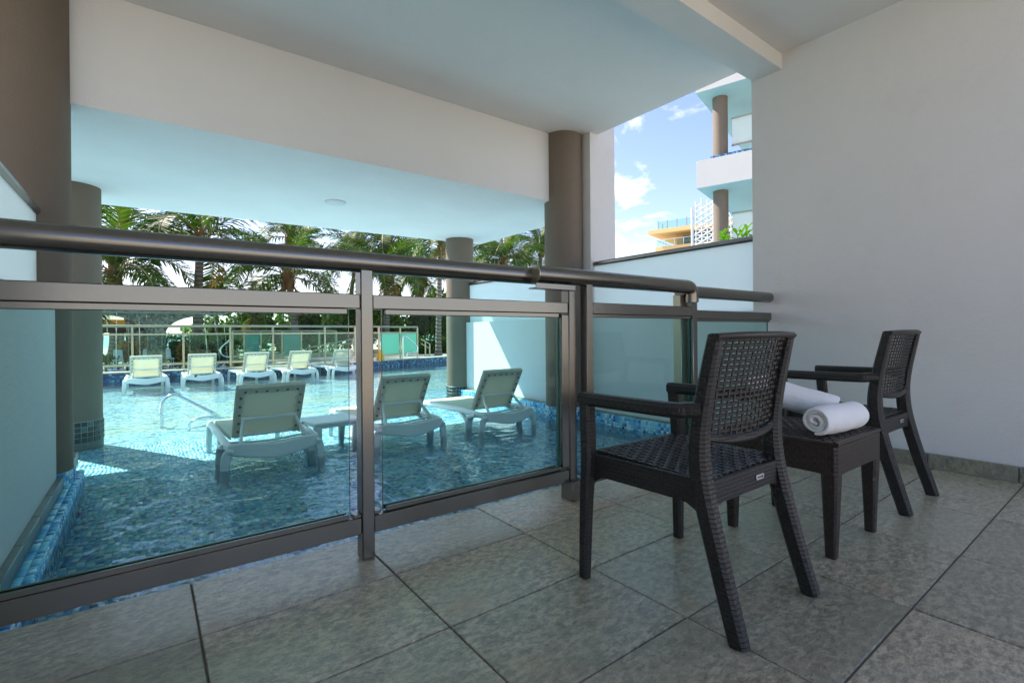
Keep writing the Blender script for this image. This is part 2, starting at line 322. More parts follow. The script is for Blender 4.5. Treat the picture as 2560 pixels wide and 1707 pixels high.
MAT['red'] = simple('red_flower', (0.6, 0.02, 0.03), 0.6)

# ---------------------------------------------------------------- mesh helpers
class MB:
    def __init__(s): s.v = []; s.f = []; s.m = []
    def add(s, vs, fs, mi=0):
        o = len(s.v); s.v += [tuple(p) for p in vs]; s.f += [tuple(i+o for i in q) for q in fs]; s.m += [mi]*len(fs); return s
    def box(s, c, d, rz=0.0, mi=0, mis=None):
        hx, hy, hz = d[0]/2, d[1]/2, d[2]/2; ca, sa = math.cos(rz), math.sin(rz)
        P = []
        for z in (-hz, hz):
            for x, y in ((-hx, -hy), (hx, -hy), (hx, hy), (-hx, hy)): P.append((c[0]+x*ca-y*sa, c[1]+x*sa+y*ca, c[2]+z))
        F = [(3, 2, 1, 0), (4, 5, 6, 7), (0, 1, 5, 4), (1, 2, 6, 5), (2, 3, 7, 6), (3, 0, 4, 7)]  # bottom, top, -y, +x, +y, -x
        s.add(P, F, mi)
        if mis: s.m[-6:] = mis
        return s
    def span(s, x0, x1, y0, y1, z0, z1, mi=0, mis=None): return s.box(((x0+x1)/2, (y0+y1)/2, (z0+z1)/2), (x1-x0, y1-y0, z1-z0), 0, mi, mis)
    def rbox(s, c, d, b=0.004, rz=0.0, mi=0):
        h = [x/2 for x in d]; V = []; idx = {}; ca, sa = math.cos(rz), math.sin(rz)
        for sx in (-1, 1):
            for sy in (-1, 1):
                for sz in (-1, 1):
                    sg = (sx, sy, sz)
                    for a in range(3):
                        p = [sg[k]*(h[k] if k == a else h[k]-b) for k in range(3)]
                        idx[sg, a] = len(V); V.append((c[0]+p[0]*ca-p[1]*sa, c[1]+p[0]*sa+p[1]*ca, c[2]+p[2]))
        F = []
        def sg(a, va, b_, vb, c_, vc): t = [0, 0, 0]; t[a] = va; t[b_] = vb; t[c_] = vc; return tuple(t)
        for a in range(3):
            b_, c_ = (a+1) % 3, (a+2) % 3
            for va in (-1, 1): F.append([idx[sg(a, va, b_, p, c_, q), a] for p, q in ((-1, -1), (1, -1), (1, 1), (-1, 1))])
            for vb in (-1, 1):
                for vc in (-1, 1):
                    A = sg(b_, vb, c_, vc, a, -1); B = sg(b_, vb, c_, vc, a, 1); F.append([idx[A, b_], idx[B, b_], idx[B, c_], idx[A, c_]])
        for sx in (-1, 1):
            for sy in (-1, 1):
                for sz in (-1, 1): F.append([idx[(sx, sy, sz), k] for k in range(3)])
        return s.add(V, F, mi)
    def frames(s, path, upv):
        P = [Vector(p) for p in path]; fr = []
        for i in range(len(P)):
            t = (P[min(i+1, len(P)-1)]-P[max(i-1, 0)]).normalized(); side = t.cross(Vector(upv))
            if side.length < 1e-4: side = t.cross(Vector((1, 0, 0)))
            side.normalize(); fr.append((P[i], side, side.cross(t).normalized()))
        return fr
    def sweep(s, path, sizes, upv=(0, 0, 1), ch=0.22, mi=0, caps=True):
        fr = s.frames(path, upv); V = []; n = 8
        for i, (p, a, b) in enumerate(fr):
            w, h = sizes[i] if isinstance(sizes, list) else sizes
            k = ch*min(w, h); hw, hh = w/2, h/2
            for x, y in ((-hw, -hh+k), (-hw+k, -hh), (hw-k, -hh), (hw, -hh+k), (hw, hh-k), (hw-k, hh), (-hw+k, hh), (-hw, hh-k)): V.append(p+a*x+b*y)
        F = [(i*n+j, i*n+(j+1) % n, (i+1)*n+(j+1) % n, (i+1)*n+j) for i in range(len(fr)-1) for j in range(n)]
        if caps: F += [tuple(range(n-1, -1, -1)), tuple((len(fr)-1)*n+j for j in range(n))]
        return s.add(V, F, mi)
    def tube(s, path, r, n=10, upv=(0, 0, 1), mi=0, caps=True):
        fr = s.frames(path, upv); V = []
        for i, (p, a, b) in enumerate(fr):
            rr = r[i] if isinstance(r, list) else r
            for j in range(n): t = 2*math.pi*j/n; V.append(p+a*(rr*math.cos(t))+b*(rr*math.sin(t)))
        F = [(i*n+j, i*n+(j+1) % n, (i+1)*n+(j+1) % n, (i+1)*n+j) for i in range(len(fr)-1) for j in range(n)]
        if caps: F += [tuple(range(n-1, -1, -1)), tuple((len(fr)-1)*n+j for j in range(n))]
        return s.add(V, F, mi)
    def cyl(s, c, r, z0, z1, n=40, mi=0): return s.tube([(c[0], c[1], z0), (c[0], c[1], z1)], r, n, (0, 1, 0), mi)
    def lathe(s, prof, c=(0, 0, 0), n=32, mi=0):
        V = [(c[0]+r*math.cos(2*math.pi*j/n), c[1]+r*math.sin(2*math.pi*j/n), c[2]+z) for r, z in prof for j in range(n)]
        F = [(i*n+j, i*n+(j+1) % n, (i+1)*n+(j+1) % n, (i+1)*n+j) for i in range(len(prof)-1) for j in range(n)]
        return s.add(V, F, mi)
    def sheet(s, P, nu, nv, th=0.0, mi=0):
        # P[i][j] grid of Vectors; optional thickness along grid normal
        if th == 0:
            return s.add([p for row in P for p in row], [(i*nv+j, i*nv+j+1, (i+1)*nv+j+1, (i+1)*nv+j) for i in range(nu-1) for j in range(nv-1)], mi)
        A = []; B = []
        for i in range(nu):
            for j in range(nv):
                du = P[min(i+1, nu-1)][j]-P[max(i-1, 0)][j]; dw = P[i][min(j+1, nv-1)]-P[i][max(j-1, 0)]; nn = du.cross(dw).normalized()
                A.append(P[i][j]+nn*th/2); B.append(P[i][j]-nn*th/2)
        k = nu*nv; F = []
        for i in range(nu-1):
            for j in range(nv-1):
                q = (i*nv+j, i*nv+j+1, (i+1)*nv+j+1, (i+1)*nv+j); F += [q, tuple(x+k for x in q[::-1])]
        for i in range(nu-1):
            for j in (0, nv-1): F.append((i*nv+j, (i+1)*nv+j, (i+1)*nv+j+k, i*nv+j+k))
        for j in range(nv-1):
            for i in (0, nu-1): F.append((i*nv+j, i*nv+j+1, i*nv+j+1+k, i*nv+j+k))
        return s.add(A+B, F, mi)
    def mesh(s, name, mats, smooth=True, recalc=True):
        me = bpy.data.meshes.new(name); me.from_pydata(s.v, [], s.f)
        for m in (mats if isinstance(mats, (list, tuple)) else [mats]): me.materials.append(MAT[m] if isinstance(m, str) else m)
        if any(s.m): me.polygons.foreach_set('material_index', s.m)
        if recalc:
            bm = bmesh.new(); bm.from_mesh(me); bmesh.ops.recalc_face_normals(bm, faces=bm.faces); bm.to_mesh(me); bm.free()
        if smooth:
            me.polygons.foreach_set('use_smooth', [True]*len(me.polygons)); me.set_sharp_from_angle(angle=R(38))
        me.update(); return me
    def build(s, name, mats, parent=None, world=False, smooth=True, recalc=True):
        if world and parent is not None:
            off = parent.location; s.v = [(p[0]-off[0], p[1]-off[1], p[2]-off[2]) for p in s.v]
        o = bpy.data.objects.new(name, s.mesh(name, mats, smooth, recalc)); C.objects.link(o); o.parent = parent; return o

def tag(o, label, cat, group=None):
    o['label'] = label; o['category'] = cat
    if group: o['group'] = group
    return o
def thing(name, label, cat, loc=(0, 0, 0), rz=0.0, group=None):
    o = bpy.data.objects.new(name, None); C.objects.link(o); o.location = loc; o.rotation_euler = (0, 0, rz); o.empty_display_size = 0.1
    return tag(o, label, cat, group)
def struct(o): o['kind'] = 'structure'; return o
def put(name, me, parent, loc=(0, 0, 0), rot=(0, 0, 0), scale=None):
    o = bpy.data.objects.new(name, me); C.objects.link(o); o.parent = parent; o.location = loc; o.rotation_euler = rot
    if scale: o.scale = scale
    return o
KIDS = {}
def copy_tree(src, loc, rz, label, parent=None):
    kids = [o for o in C.objects if o.parent == src] if src.name not in KIDS else KIDS[src.name]
    KIDS[src.name] = kids
    r = src.copy(); C.objects.link(r); r.parent = parent
    if parent is None: r.location = loc; r.rotation_euler = (0, 0, rz); r['label'] = label
    for k in kids: copy_tree(k, None, None, None, r)
    return r
def loft(pts, n=8):
    # catmull-rom smoothing
    P = [Vector(p) for p in pts]; out = []
    for i in range(len(P)-1):
        p0, p1, p2, p3 = P[max(i-1, 0)], P[i], P[i+1], P[min(i+2, len(P)-1)]
        for k in range(n):
            t = k/n; out.append(0.5*((2*p1)+(p2-p0)*t+(2*p0-5*p1+4*p2-p3)*t*t+(3*p1-p0-3*p2+p3)*t**3))
    out.append(P[-1]); return out

WZ = -0.125   # pool water level
PF = -0.25    # pool floor level
# ================================================================ SETTING: ground, sea, pool
o = struct(MB().span(-120, 120, -40, 46, -0.9, -0.6).build('ground', 'ground', smooth=False))
o = struct(MB().add([(-9000, 44, -1.2), (9000, 44, -1.2), (9000, 9000, -1.2), (-9000, 9000, -1.2)], [(0, 1, 2, 3)]).build('sea', 'sea', smooth=False))
LEDGE = [(-14, 14.2), (-4, 13.95), (-0.7, 13.75), (1.5, 13.58), (2.6, 13.52), (3.9, 13.62), (5.5, 14.03), (6.9, 14.45), (8.3, 14.93), (11, 15.9), (16, 18.0), (26, 22)]
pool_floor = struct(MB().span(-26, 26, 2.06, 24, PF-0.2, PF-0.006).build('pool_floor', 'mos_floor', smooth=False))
floor_grout = MB().span(-0.52, 4.12, 2.085, 6.4, PF-0.0055, PF-0.003).build('grout_bed', 'pool_grout', pool_floor, smooth=False)
# mosaic pieces of the pool floor near the terrace (real pieces); farther floor is the mosaic material
pit = 0.03; tw = 0.0268
def piece_mesh(name, w, h, d, mat):
    b = 0.12*w; V = [(-w/2, -h/2, 0), (w/2, -h/2, 0), (w/2, h/2, 0), (-w/2, h/2, 0), (-w/2+b, -h/2+b, d), (w/2-b, -h/2+b, d), (w/2-b, h/2-b, d), (-w/2+b, h/2-b, d)]
    return MB().add(V, [(4, 5, 6, 7), (0, 1, 5, 4), (1, 2, 6, 5), (2, 3, 7, 6), (3, 0, 4, 7)]).mesh(name, mat, smooth=False)
me_piece = piece_mesh('mosaic_tile', tw, tw, 0.004, 'mos_obj')
rng = np.random.default_rng(3)
xs = np.arange(-0.50, 4.1, pit); ys = np.arange(2.105, 6.38, pit)
cells = [(x, y) for y in ys for x in xs]
near = [(x, y) for x, y in cells if 2.1 <= y < 2.37 and -0.02 <= x < 0.97][:300]
ns_ = set(near)
def wob(x, y): return (x+0.011*math.sin(13*x+9*y+2*math.sin(5*y))+0.005*math.sin(31*y-17*x), y+0.012*math.sin(15*y-8*x+2*math.sin(6*x))+0.006*math.sin(27*x+21*y))  # shifts tile positions to imitate refraction seen through the water
for x, y in near: put('mosaic_tile', me_piece, pool_floor, (*wob(x, y), PF-0.004+rng.uniform(0, 0.001)), (0, 0, rng.uniform(-0.12, 0.12)))
rest = np.array([c for c in cells if c not in ns_])
def piece_cloud(name, cen, ax, ay, az, w, h, d, mat, parent, wavy=False):
    n = len(cen); b = 0.12*w
    loc = np.array([(-w/2, -h/2, 0), (w/2, -h/2, 0), (w/2, h/2, 0), (-w/2, h/2, 0), (-w/2+b, -h/2+b, d), (w/2-b, -h/2+b, d), (w/2-b, h/2-b, d), (-w/2+b, h/2-b, d)])
    Mx = np.array([ax, ay, az], float)
    V = (cen[:, None, :]+(loc@Mx)[None]).reshape(-1, 3)
    if wavy:  # same refraction-like shift, put into the tile vertices
        x, y = V[:, 0].copy(), V[:, 1].copy()
        V[:, 0] += 0.011*np.sin(13*x+9*y+2*np.sin(5*y))+0.005*np.sin(31*y-17*x); V[:, 1] += 0.012*np.sin(15*y-8*x+2*np.sin(6*x))+0.006*np.sin(27*x+21*y)
    q = np.array([(4, 5, 6, 7), (0, 1, 5, 4), (1, 2, 6, 5), (2, 3, 7, 6), (3, 0, 4, 7)]); F = (q[None]+8*np.arange(n)[:, None, None]).reshape(-1, 4)
    me = bpy.data.meshes.new(name); me.vertices.add(len(V)); me.vertices.foreach_set('co', V.ravel()); me.loops.add(F.size); me.loops.foreach_set('vertex_index', F.ravel().astype(np.int32))
    me.polygons.add(len(F)); me.polygons.foreach_set('loop_start', np.arange(0, F.size, 4, dtype=np.int32)); me.update(calc_edges=True); me.validate()
    me.materials.append(MAT[mat]); ob = bpy.data.objects.new(name, me); C.objects.link(ob); ob.parent = parent; ob['kind'] = 'stuff'; return ob
cen = np.column_stack([rest, np.full(len(rest), PF-0.004)+rng.uniform(0, 0.001, len(rest))])
piece_cloud('mosaic_field', cen, (1, 0, 0), (0, 1, 0), (0, 0, 1), tw, tw, 0.004, 'mos_isl', pool_floor, True)
struct(MB().add([(-26, 2.078, WZ), (26, 2.078, WZ), (26, 23, WZ), (-26, 23, WZ)], [(0, 1, 2, 3)]).build('pool_water', 'water', smooth=False))

# raised garden ground beyond the far ledge
g = MB(); k = len(LEDGE)
def offs(i, d): 
    a = Vector(LEDGE[max(i-1, 0)]); b = Vector(LEDGE[min(i+1, k-1)]); t = (b-a).normalized(); nrm = Vector((-t.y, t.x)); p = Vector(LEDGE[i])+nrm*d; return (p.x, p.y)
ribs = [(offs(i, 0.3), (LEDGE[i][0], 60.0)) for i in range(k)]
i0 = 4
for i in range(i0, k-1):
    a0, b0 = ribs[i]; a1, b1 = ribs[i+1]; g.add([(*a0, 0.03), (*a1, 0.03), (*b1, 0.03), (*b0, 0.03)], [(0, 1, 2, 3)])
g.add([(-40, 16.9, 0.03), (2.6, 16.9, 0.03), (2.6, 44, 0.03), (-40, 44, 0.03)], [(0, 1, 2, 3)])
struct(g.build('garden_paving', 'paving', smooth=False, recalc=False))
led = thing('pool_ledge', 'long curved navy mosaic ledge with pale coping on the far side of the pool', 'pool ledge', (2.6, 13.52, PF))
lm = MB(); lc = MB()
for i in range(k-1):
    a, b = Vector(LEDGE[i]), Vector(LEDGE[i+1]); a2, b2 = Vector(offs(i, 0.32)), Vector(offs(i+1, 0.32))
    a0, b0 = Vector(offs(i, -0.012)), Vector(offs(i+1, -0.012))
    lm.add([(*a, PF), (*b, PF), (*b, 0.05), (*a, 0.05)], [(0, 1, 2, 3)]); lm.add([(*b2, PF), (*a2, PF), (*a2, 0.05), (*b2, 0.05)], [(0, 1, 2, 3)])
    lc.add([(*a0, 0.05), (*b0, 0.05), (*b2, 0.05), (*a2, 0.05), (*a0, 0.075), (*b0, 0.075), (*b2, 0.075), (*a2, 0.075)], [(0, 3, 2, 1), (4, 5, 6, 7), (0, 1, 5, 4), (2, 3, 7, 6)])
lm.build('mosaic_face', 'mos_navy', led, True, smooth=False); lc.build('coping', 'paving', led, True, smooth=False)
# upper basin behind the ledge on the left
struct(MB().span(-14, 2.62, 13.75, 17.0, -0.2, -0.12).build('basin_floor', 'mos_navy', smooth=False))
struct(MB().add([(-14, 13.8, 0.035), (2.62, 13.8, 0.035), (2.62, 16.9, 0.035), (-14, 16.9, 0.035)], [(0, 1, 2, 3)]).build('basin_water', 'water', smooth=False))

# ================================================================ TERRACE FLOOR
fl = struct(MB().span(-0.56, 4.2, -1.2, 2.07, -0.34, -0.006).build('terrace_floor', 'grout', smooth=False))
JX, JY = 0.7205, 1.6845
def tile_mesh(w, d):
    return MB().rbox((0, 0, -0.006), (w-0.006, d-0.006, 0.012), 0.002).mesh('floor_tile', 'tile')
TM = {}
xj = [-0.50]+[JX+0.6*i for i in range(-2, 6) if -0.45 < JX+0.6*i < 3.9]+[3.955]
yj = [2.078]+[JY-0.4*i for i in range(0, 8)]
for a, b in zip(xj[:-1], xj[1:]):
    for c, d in zip(yj[1:], yj[:-1]):
        key = (round(b-a, 3), round(d-c, 3))
        if key not in TM: TM[key] = tile_mesh(*key)
        put('floor_tile', TM[key], fl, ((a+b)/2, (c+d)/2, random.uniform(-0.0008, 0.0008)), (random.uniform(-.0012, .0012), random.uniform(-.0012, .0012), 0))
# pool-side face of the terrace
MB().span(-0.5, 4.0, 2.0705, 2.0745, PF, -0.009).build('mosaic_face', 'mos_tex', fl, smooth=False)

# ================================================================ WALLS AND SLABS OF THE BUILDING
wr = thing('terrace_wall', 'tall white plaster wall beside the woven chairs, stone skirting at its foot', 'wall', (4.09, 0.0, 0))
MB().span(3.97, 4.22, -0.4, 2.02, -0.01, 3.3).build('plaster', 'wall', wr, True, smooth=False)
sk = thing('stone_skirting', 'low speckled beige stone skirting along the foot of the white wall', 'skirting', (3.96, 0.5, 0))
for y0, y1 in ((1.515, 2.018), (0.911, 1.511), (0.507, 0.907), (-0.1, 0.503), (-0.4, -0.104)):
    MB().rbox((3.958, (y0+y1)/2, 0.047), (0.022, y1-y0-0.004, 0.092), 0.002).build('skirting_stone', 'skirt', sk, True)
wl_ = tag(MB().span(-0.75, -0.5, -0.4, 2.02, -0.01, 3.3).build('terrace_wall', 'wall', smooth=False), 'white plaster side wall where the long railing ends', 'wall')
ceil = tag(MB().span(-0.75, 4.22, -0.4, 1.78, 3.02, 3.3).build('terrace_ceiling', 'soffit', smooth=False), 'grey painted ceiling over the terrace inside the beam', 'ceiling')
beam = tag(MB().span(-0.75, 4.0, 1.78, 2.01, 2.9, 3.4).build('ceiling_beam', 'soffit', smooth=False), 'shallow painted beam across the mouth of the terrace meeting the white wall', 'beam')
us = tag(MB().span(-6, 4.21, 2.012, 4.246, 3.16, 3.6, 0).build('upper_soffit', 'soffit', smooth=False), 'broad pale grey soffit between the beam and the deep white fascia', 'soffit')
fas = thing('overhang_slab', 'deep white fascia with pale aqua underside overhanging the pool', 'overhang', (1.7, 5.4, 2.385))
sl = MB()
# slab outline, slightly skewed outer edge
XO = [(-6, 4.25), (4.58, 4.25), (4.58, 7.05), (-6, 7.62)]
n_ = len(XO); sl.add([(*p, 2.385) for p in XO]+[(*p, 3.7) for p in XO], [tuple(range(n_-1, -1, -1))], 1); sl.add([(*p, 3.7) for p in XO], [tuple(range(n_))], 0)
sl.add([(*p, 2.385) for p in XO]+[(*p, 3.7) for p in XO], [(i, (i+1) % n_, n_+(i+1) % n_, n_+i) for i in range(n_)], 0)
sl.build('slab', ['white', 'soffit_warm'], fas, True, smooth=False, recalc=False)
lamp = thing('ceiling_lamp', 'small round opal lamp on the aqua underside of the overhang', 'lamp', (1.745, 5.69, 2.385))
MB().lathe([(0.0, -0.03), (0.05, -0.028), (0.085, -0.018), (0.093, -0.012)], n=28).build('diffuser', 'lamp', lamp); MB().lathe([(0.093, -0.014), (0.112, -0.014), (0.116, -0.008), (0.118, 0.0)], n=28).build('rim', 'white', lamp)
pier = tag(MB().span(4.085, 4.50, 3.945, 4.2, PF, 6.2).build('pier', 'wall', smooth=False), 'square white plaster pier standing next to the round column at the partition end', 'pier')

def column(loc, r, z1, label, tiles):
    t = thing('column', label, 'column', (loc[0], loc[1], PF), 0, 'round taupe columns')
    zt = 0.03-PF if tiles else 0.02-PF
    MB().lathe([(0, zt), (r, zt), (r, z1-PF), (0, z1-PF)], n=64).build('shaft', 'column', t)
    MB().lathe([(r+0.004, 0), (r+0.004, zt+0.002), (r-0.02, zt+0.002)], n=64).build('grout_band', 'pale_grout', t)
    p = 0.052 if tiles else 0.028
    nn = int(2*math.pi*(r+0.004)/p); pp = 2*math.pi*(r+0.004)/nn
    me = piece_mesh('band_tile', pp*0.91, p*0.91, 0.006, 'dark_tile' if tiles else 'mos_obj'); me2 = me
    rows = 4 if tiles else 7
    cang = math.atan2(-loc[1], -loc[0])
    for j in range(rows):
        for i in range(nn):
            a = 2*math.pi*i/nn; da = (a-cang+math.pi) % (2*math.pi)-math.pi
            if abs(da) > R(105): continue
            m_ = Matrix.Translation((math.cos(a)*(r+0.003), math.sin(a)*(r+0.003), zt-p*(j+0.5))) @ Matrix(((-math.sin(a), 0, math.cos(a)), (math.cos(a), 0, math.sin(a)), (0, 1, 0))).to_4x4()
            q = bpy.data.objects.new('band_tile', me); C.objects.link(q); q.parent = t; q.matrix_local = m_
    return t
column((3.95, 4.25), 0.226, 3.159, 'round taupe column with blue mosaic foot, between the white pier and the fascia', False)
column((4.08, 6.86), 0.222, 2.386, 'round taupe column with dark tiled foot in the water before the sunlit partition wall', True)
column((-0.595, 6.6), 0.232, 2.386, 'round taupe column with dark tiled foot, partly hidden by the partition', True)
column((-0.625, 4.27), 0.240, 3.159, 'thick taupe column rising behind the sloping rail of the frosted glass panel', False)

# ---------------------------------------------------------------- partitions in the pool
def partition(name, label, side, x, y0, y1, wall_y1, ztop, zwall, glass_spans):
    t = thing(name, label, 'partition', (x, y0, PF)); s = side
    MB().span(min(x, x-s*0.14), max(x, x-s*0.14), y0, wall_y1, PF, zwall).build('wall', 'white', t, True, smooth=False)
    for a, b in glass_spans:
        MB().span(x-s*0.08-0.006, x-s*0.08+0.006, a, b, zwall+0.004, ztop-0.02).build('frosted_pane', 'frosted', t, True, smooth=False)
        MB().sweep([(x-s*0.08, a, ztop), (x-s*0.08, b, ztop)], (0.05, 0.05), ch=0.3).build('top_rail', 'rail', t, True)
    return t
# right-hand partition: x is its face towards the pool bay
tR = partition('pool_partition', 'white partition wall topped by frosted aqua glass, running from the terrace wall out past the pier', -1, 4.06, 2.022, 0, 6.72, 1.655, 1.04, [(2.024, 3.943), (4.202, 6.7)])
tL = partition('pool_partition', 'white partition wall topped by frosted aqua glass where the long railing starts', 1, -0.45, 2.022, 0, 4.885, 1.63, 1.10, [(2.024, 4.19)])
def ledge(x, s, y0, y1, label, parts):
    t = thing('mosaic_ledge', label, 'ledge', (x, (y0+y1)/2, PF))
    xi = x+s*0.092
    for i, yy in enumerate(np.arange(y0, y1-0.02, 0.4)):
        ye = min(yy+0.397, y1); MB().rbox((x+s*0.016, (yy+ye)/2, -0.045), (0.032, ye-yy, 0.094), 0.003).build('edge_stone', 'edge_stone' if s > 0 else 'skirt', t, True)
    MB().span(min(x, xi)+0.0, max(x, xi), y0, y1-0.35 if s > 0 else y1, PF, -0.066 if s > 0 else -0.018).build('core', 'pool_grout', t, True, smooth=False)
    zt = -0.066 if s > 0 else -0.018; ye = y1-0.35 if s > 0 else y1
    rot = Matrix(((0, 0, s), (s, 0, 0), (0, 1, 0))).to_3x3()
    C_ = [(xi, y0+pit*(i+0.5), zt-pit*(j+0.5)) for j in range(6) for i in range(int((ye-y0)/pit))]
    top = [(xi-s*pit*(kk+0.5), y0+pit*(i+0.5), zt) for kk in range(2) for i in range(int((ye-y0)/pit))]
    if parts:
        C_.sort(key=lambda c: (c[2] < WZ-0.02, c[1])); near_ = C_[:300]; far_ = C_[300:]
        for c in near_:
            q = bpy.data.objects.new('mosaic_tile', me_piece); C.objects.link(q); q.parent = t; q.matrix_local = Matrix.Translation(Vector(c)-t.location) @ rot.to_4x4()
    else: far_ = C_
    if far_: piece_cloud('mosaic_field', np.array(far_)-np.array(t.location), (0, s, 0), (0, 0, 1), (s, 0, 0), tw, tw, 0.004, 'mos_isl', t)
    piece_cloud('mosaic_rim', np.array(top)-np.array(t.location), (1, 0, 0), (0, 1, 0), (0, 0, 1), tw, tw, 0.004, 'mos_isl', t)
ledge(-0.45, 1, 2.085, 4.93, 'stepped blue mosaic ledge with grey edge stones at the foot of the teal-shaded partition', True)
ledge(4.06, -1, 2.085, 6.7, 'bright blue mosaic ledge with thin ochre edging along the partition behind the white loungers', False)

# ================================================================ RAILING
Yr = 1.89
def pane(parent, x0, x1, z0, z1, y=Yr, th=0.01, mats=('glass', 'glass_edge'), name='glass_pane'):
    e = 1
    return MB().span(x0, x1, y-th/2, y+th/2, z0, z1, 0, [1, 1, 0, 1, 0, 1]).build(name, list(mats), parent, True, smooth=False)
rl = thing('glass_railing', 'long bronze metal railing with round handrail and two clear green glass panes', 'railing', (0.685, Yr, 0))
MB().tube([(-0.5, Yr, 1.155), (1.57, Yr, 1.155)], 0.041, 28).build('handrail', 'rail', rl, True)
post = MB().rbox((0.688, Yr, 0.562), (0.05, 0.062, 1.124), 0.004).build('post', 'rail', rl, True)
MB().rbox((0.09, Yr, 1.0), (1.146, 0.05, 0.056), 0.003).build('middle_rail', 'rail', rl, True)
MB().rbox((1.236, Yr, 1.0), (1.046, 0.05, 0.056), 0.003).build('middle_rail', 'rail', rl, True)
for x0, x1 in ((-0.48, 0.615), (0.765, 1.70)):
    for sy in (-0.014, 0.014): MB().rbox(((x0+x1)/2, Yr+sy, 0.961), (x1-x0, 0.012, 0.021), 0.002).build('glazing_bead', 'rail', rl, True)
    for sy in (-0.014, 0.014): MB().rbox(((x0+x1)/2, Yr+sy, 0.176), (x1-x0, 0.012, 0.018), 0.002).build('glazing_bead', 'rail', rl, True)
MB().rbox((0.09, Yr, 0.134), (1.146, 0.05, 0.066), 0.003).build('bottom_rail', 'rail', rl, True)
MB().rbox((1.236, Yr, 0.128), (1.046, 0.05, 0.066), 0.003).build('bottom_rail', 'rail', rl, True)
pane(rl, -0.485, 0.625, 0.168, 0.971); pane(rl, 0.757, 1.712, 0.163, 0.971)
MB().rbox((1.738, Yr, 0.57), (0.05, 0.05, 0.79), 0.003).build('stile', 'rail', rl, True)
MB().rbox((1.787, Yr, 0.56), (0.052, 0.06, 1.12), 0.004).build('post', 'rail', rl, True)
for x in (0.648, 0.728): MB().rbox((x, Yr, 0.172), (0.028, 0.045, 0.012), 0.002).build('clip', 'rail', rl, True)
MB().rbox((1.795, Yr-0.012, 0.05), (0.085, 0.09, 0.10), 0.003).build('post_shoe', 'rail', rl, True)

Yg = 1.835
gt = thing('railing_gate', 'closed bronze metal gate with thick round handrail and capped end', 'gate', (2.33, Yg, 0.06))
MB().tube([(1.513, Yg, 1.158), (2.30, Yg, 1.158), (2.77, Yg, 1.158)]+[(2.77+0.05*math.sin(a), Yg, 1.108+0.05*math.cos(a)) for a in np.linspace(0.3, 1.45, 6)]+[(2.82, Yg, 1.06)], [0.0435]*9+[0.043], 30, (0, 1, 0)).build('handrail', 'rail', gt, True)
MB().tube([(1.5085, Yg, 1.158), (1.5135, Yg, 1.158)], [0.0425, 0.0445], 30).build('end_cap', 'steel', gt, True)
MB().rbox((1.865, Yg, 0.60), (0.05, 0.05, 1.07), 0.004).build('gate_post', 'rail', gt, True)
MB().rbox((2.822, Yg, 0.585), (0.05, 0.05, 1.04), 0.004).build('gate_post', 'rail', gt, True)
MB().rbox((2.3435, Yg, 1.0), (0.905, 0.045, 0.06), 0.003).build('middle_rail', 'rail', gt, True)
MB().rbox((2.3435, Yg, 0.961), (0.90, 0.03, 0.018), 0.002).build('glazing_bead', 'rail', gt, True)
MB().rbox((2.3435, Yg, 0.11), (0.905, 0.045, 0.06), 0.003).build('bottom_rail', 'rail', gt, True)
pane(gt, 1.893, 2.792, 0.141, 0.952, Yg)
lt = MB(); lt.rbox((1.62, Yg-0.005, 1.088), (0.26, 0.055, 0.006), 0.001); lt.rbox((1.62, Yg-0.034, 1.099), (0.26, 0.005, 0.026), 0.001); lt.rbox((1.76, Yg, 1.100), (0.02, 0.03, 0.03), 0.003)
lt.build('latch', 'rail', gt, True)

rw = thing('glass_railing', 'short bronze railing with glass pane fixed to the white wall beside the gate', 'railing', (3.4, Yr, 0))
MB().tube([(2.77, Yr, 1.135), (3.955, Yr, 1.135)], 0.041, 28).build('handrail', 'rail', rw, True)
MB().rbox((2.79, Yr+0.01, 0.56), (0.07, 0.06, 1.10), 0.004).build('post', 'steel', rw, True)
MB().rbox((3.39, Yr, 0.985), (1.13, 0.045, 0.058), 0.003).build('middle_rail', 'rail', rw, True)
MB().rbox((3.39, Yr, 0.948), (1.10, 0.03, 0.018), 0.002).build('glazing_bead', 'rail', rw, True)
MB().rbox((3.39, Yr, 0.12), (1.13, 0.045, 0.06), 0.003).build('bottom_rail', 'rail', rw, True)
pane(rw, 2.83, 3.93, 0.15, 0.94)

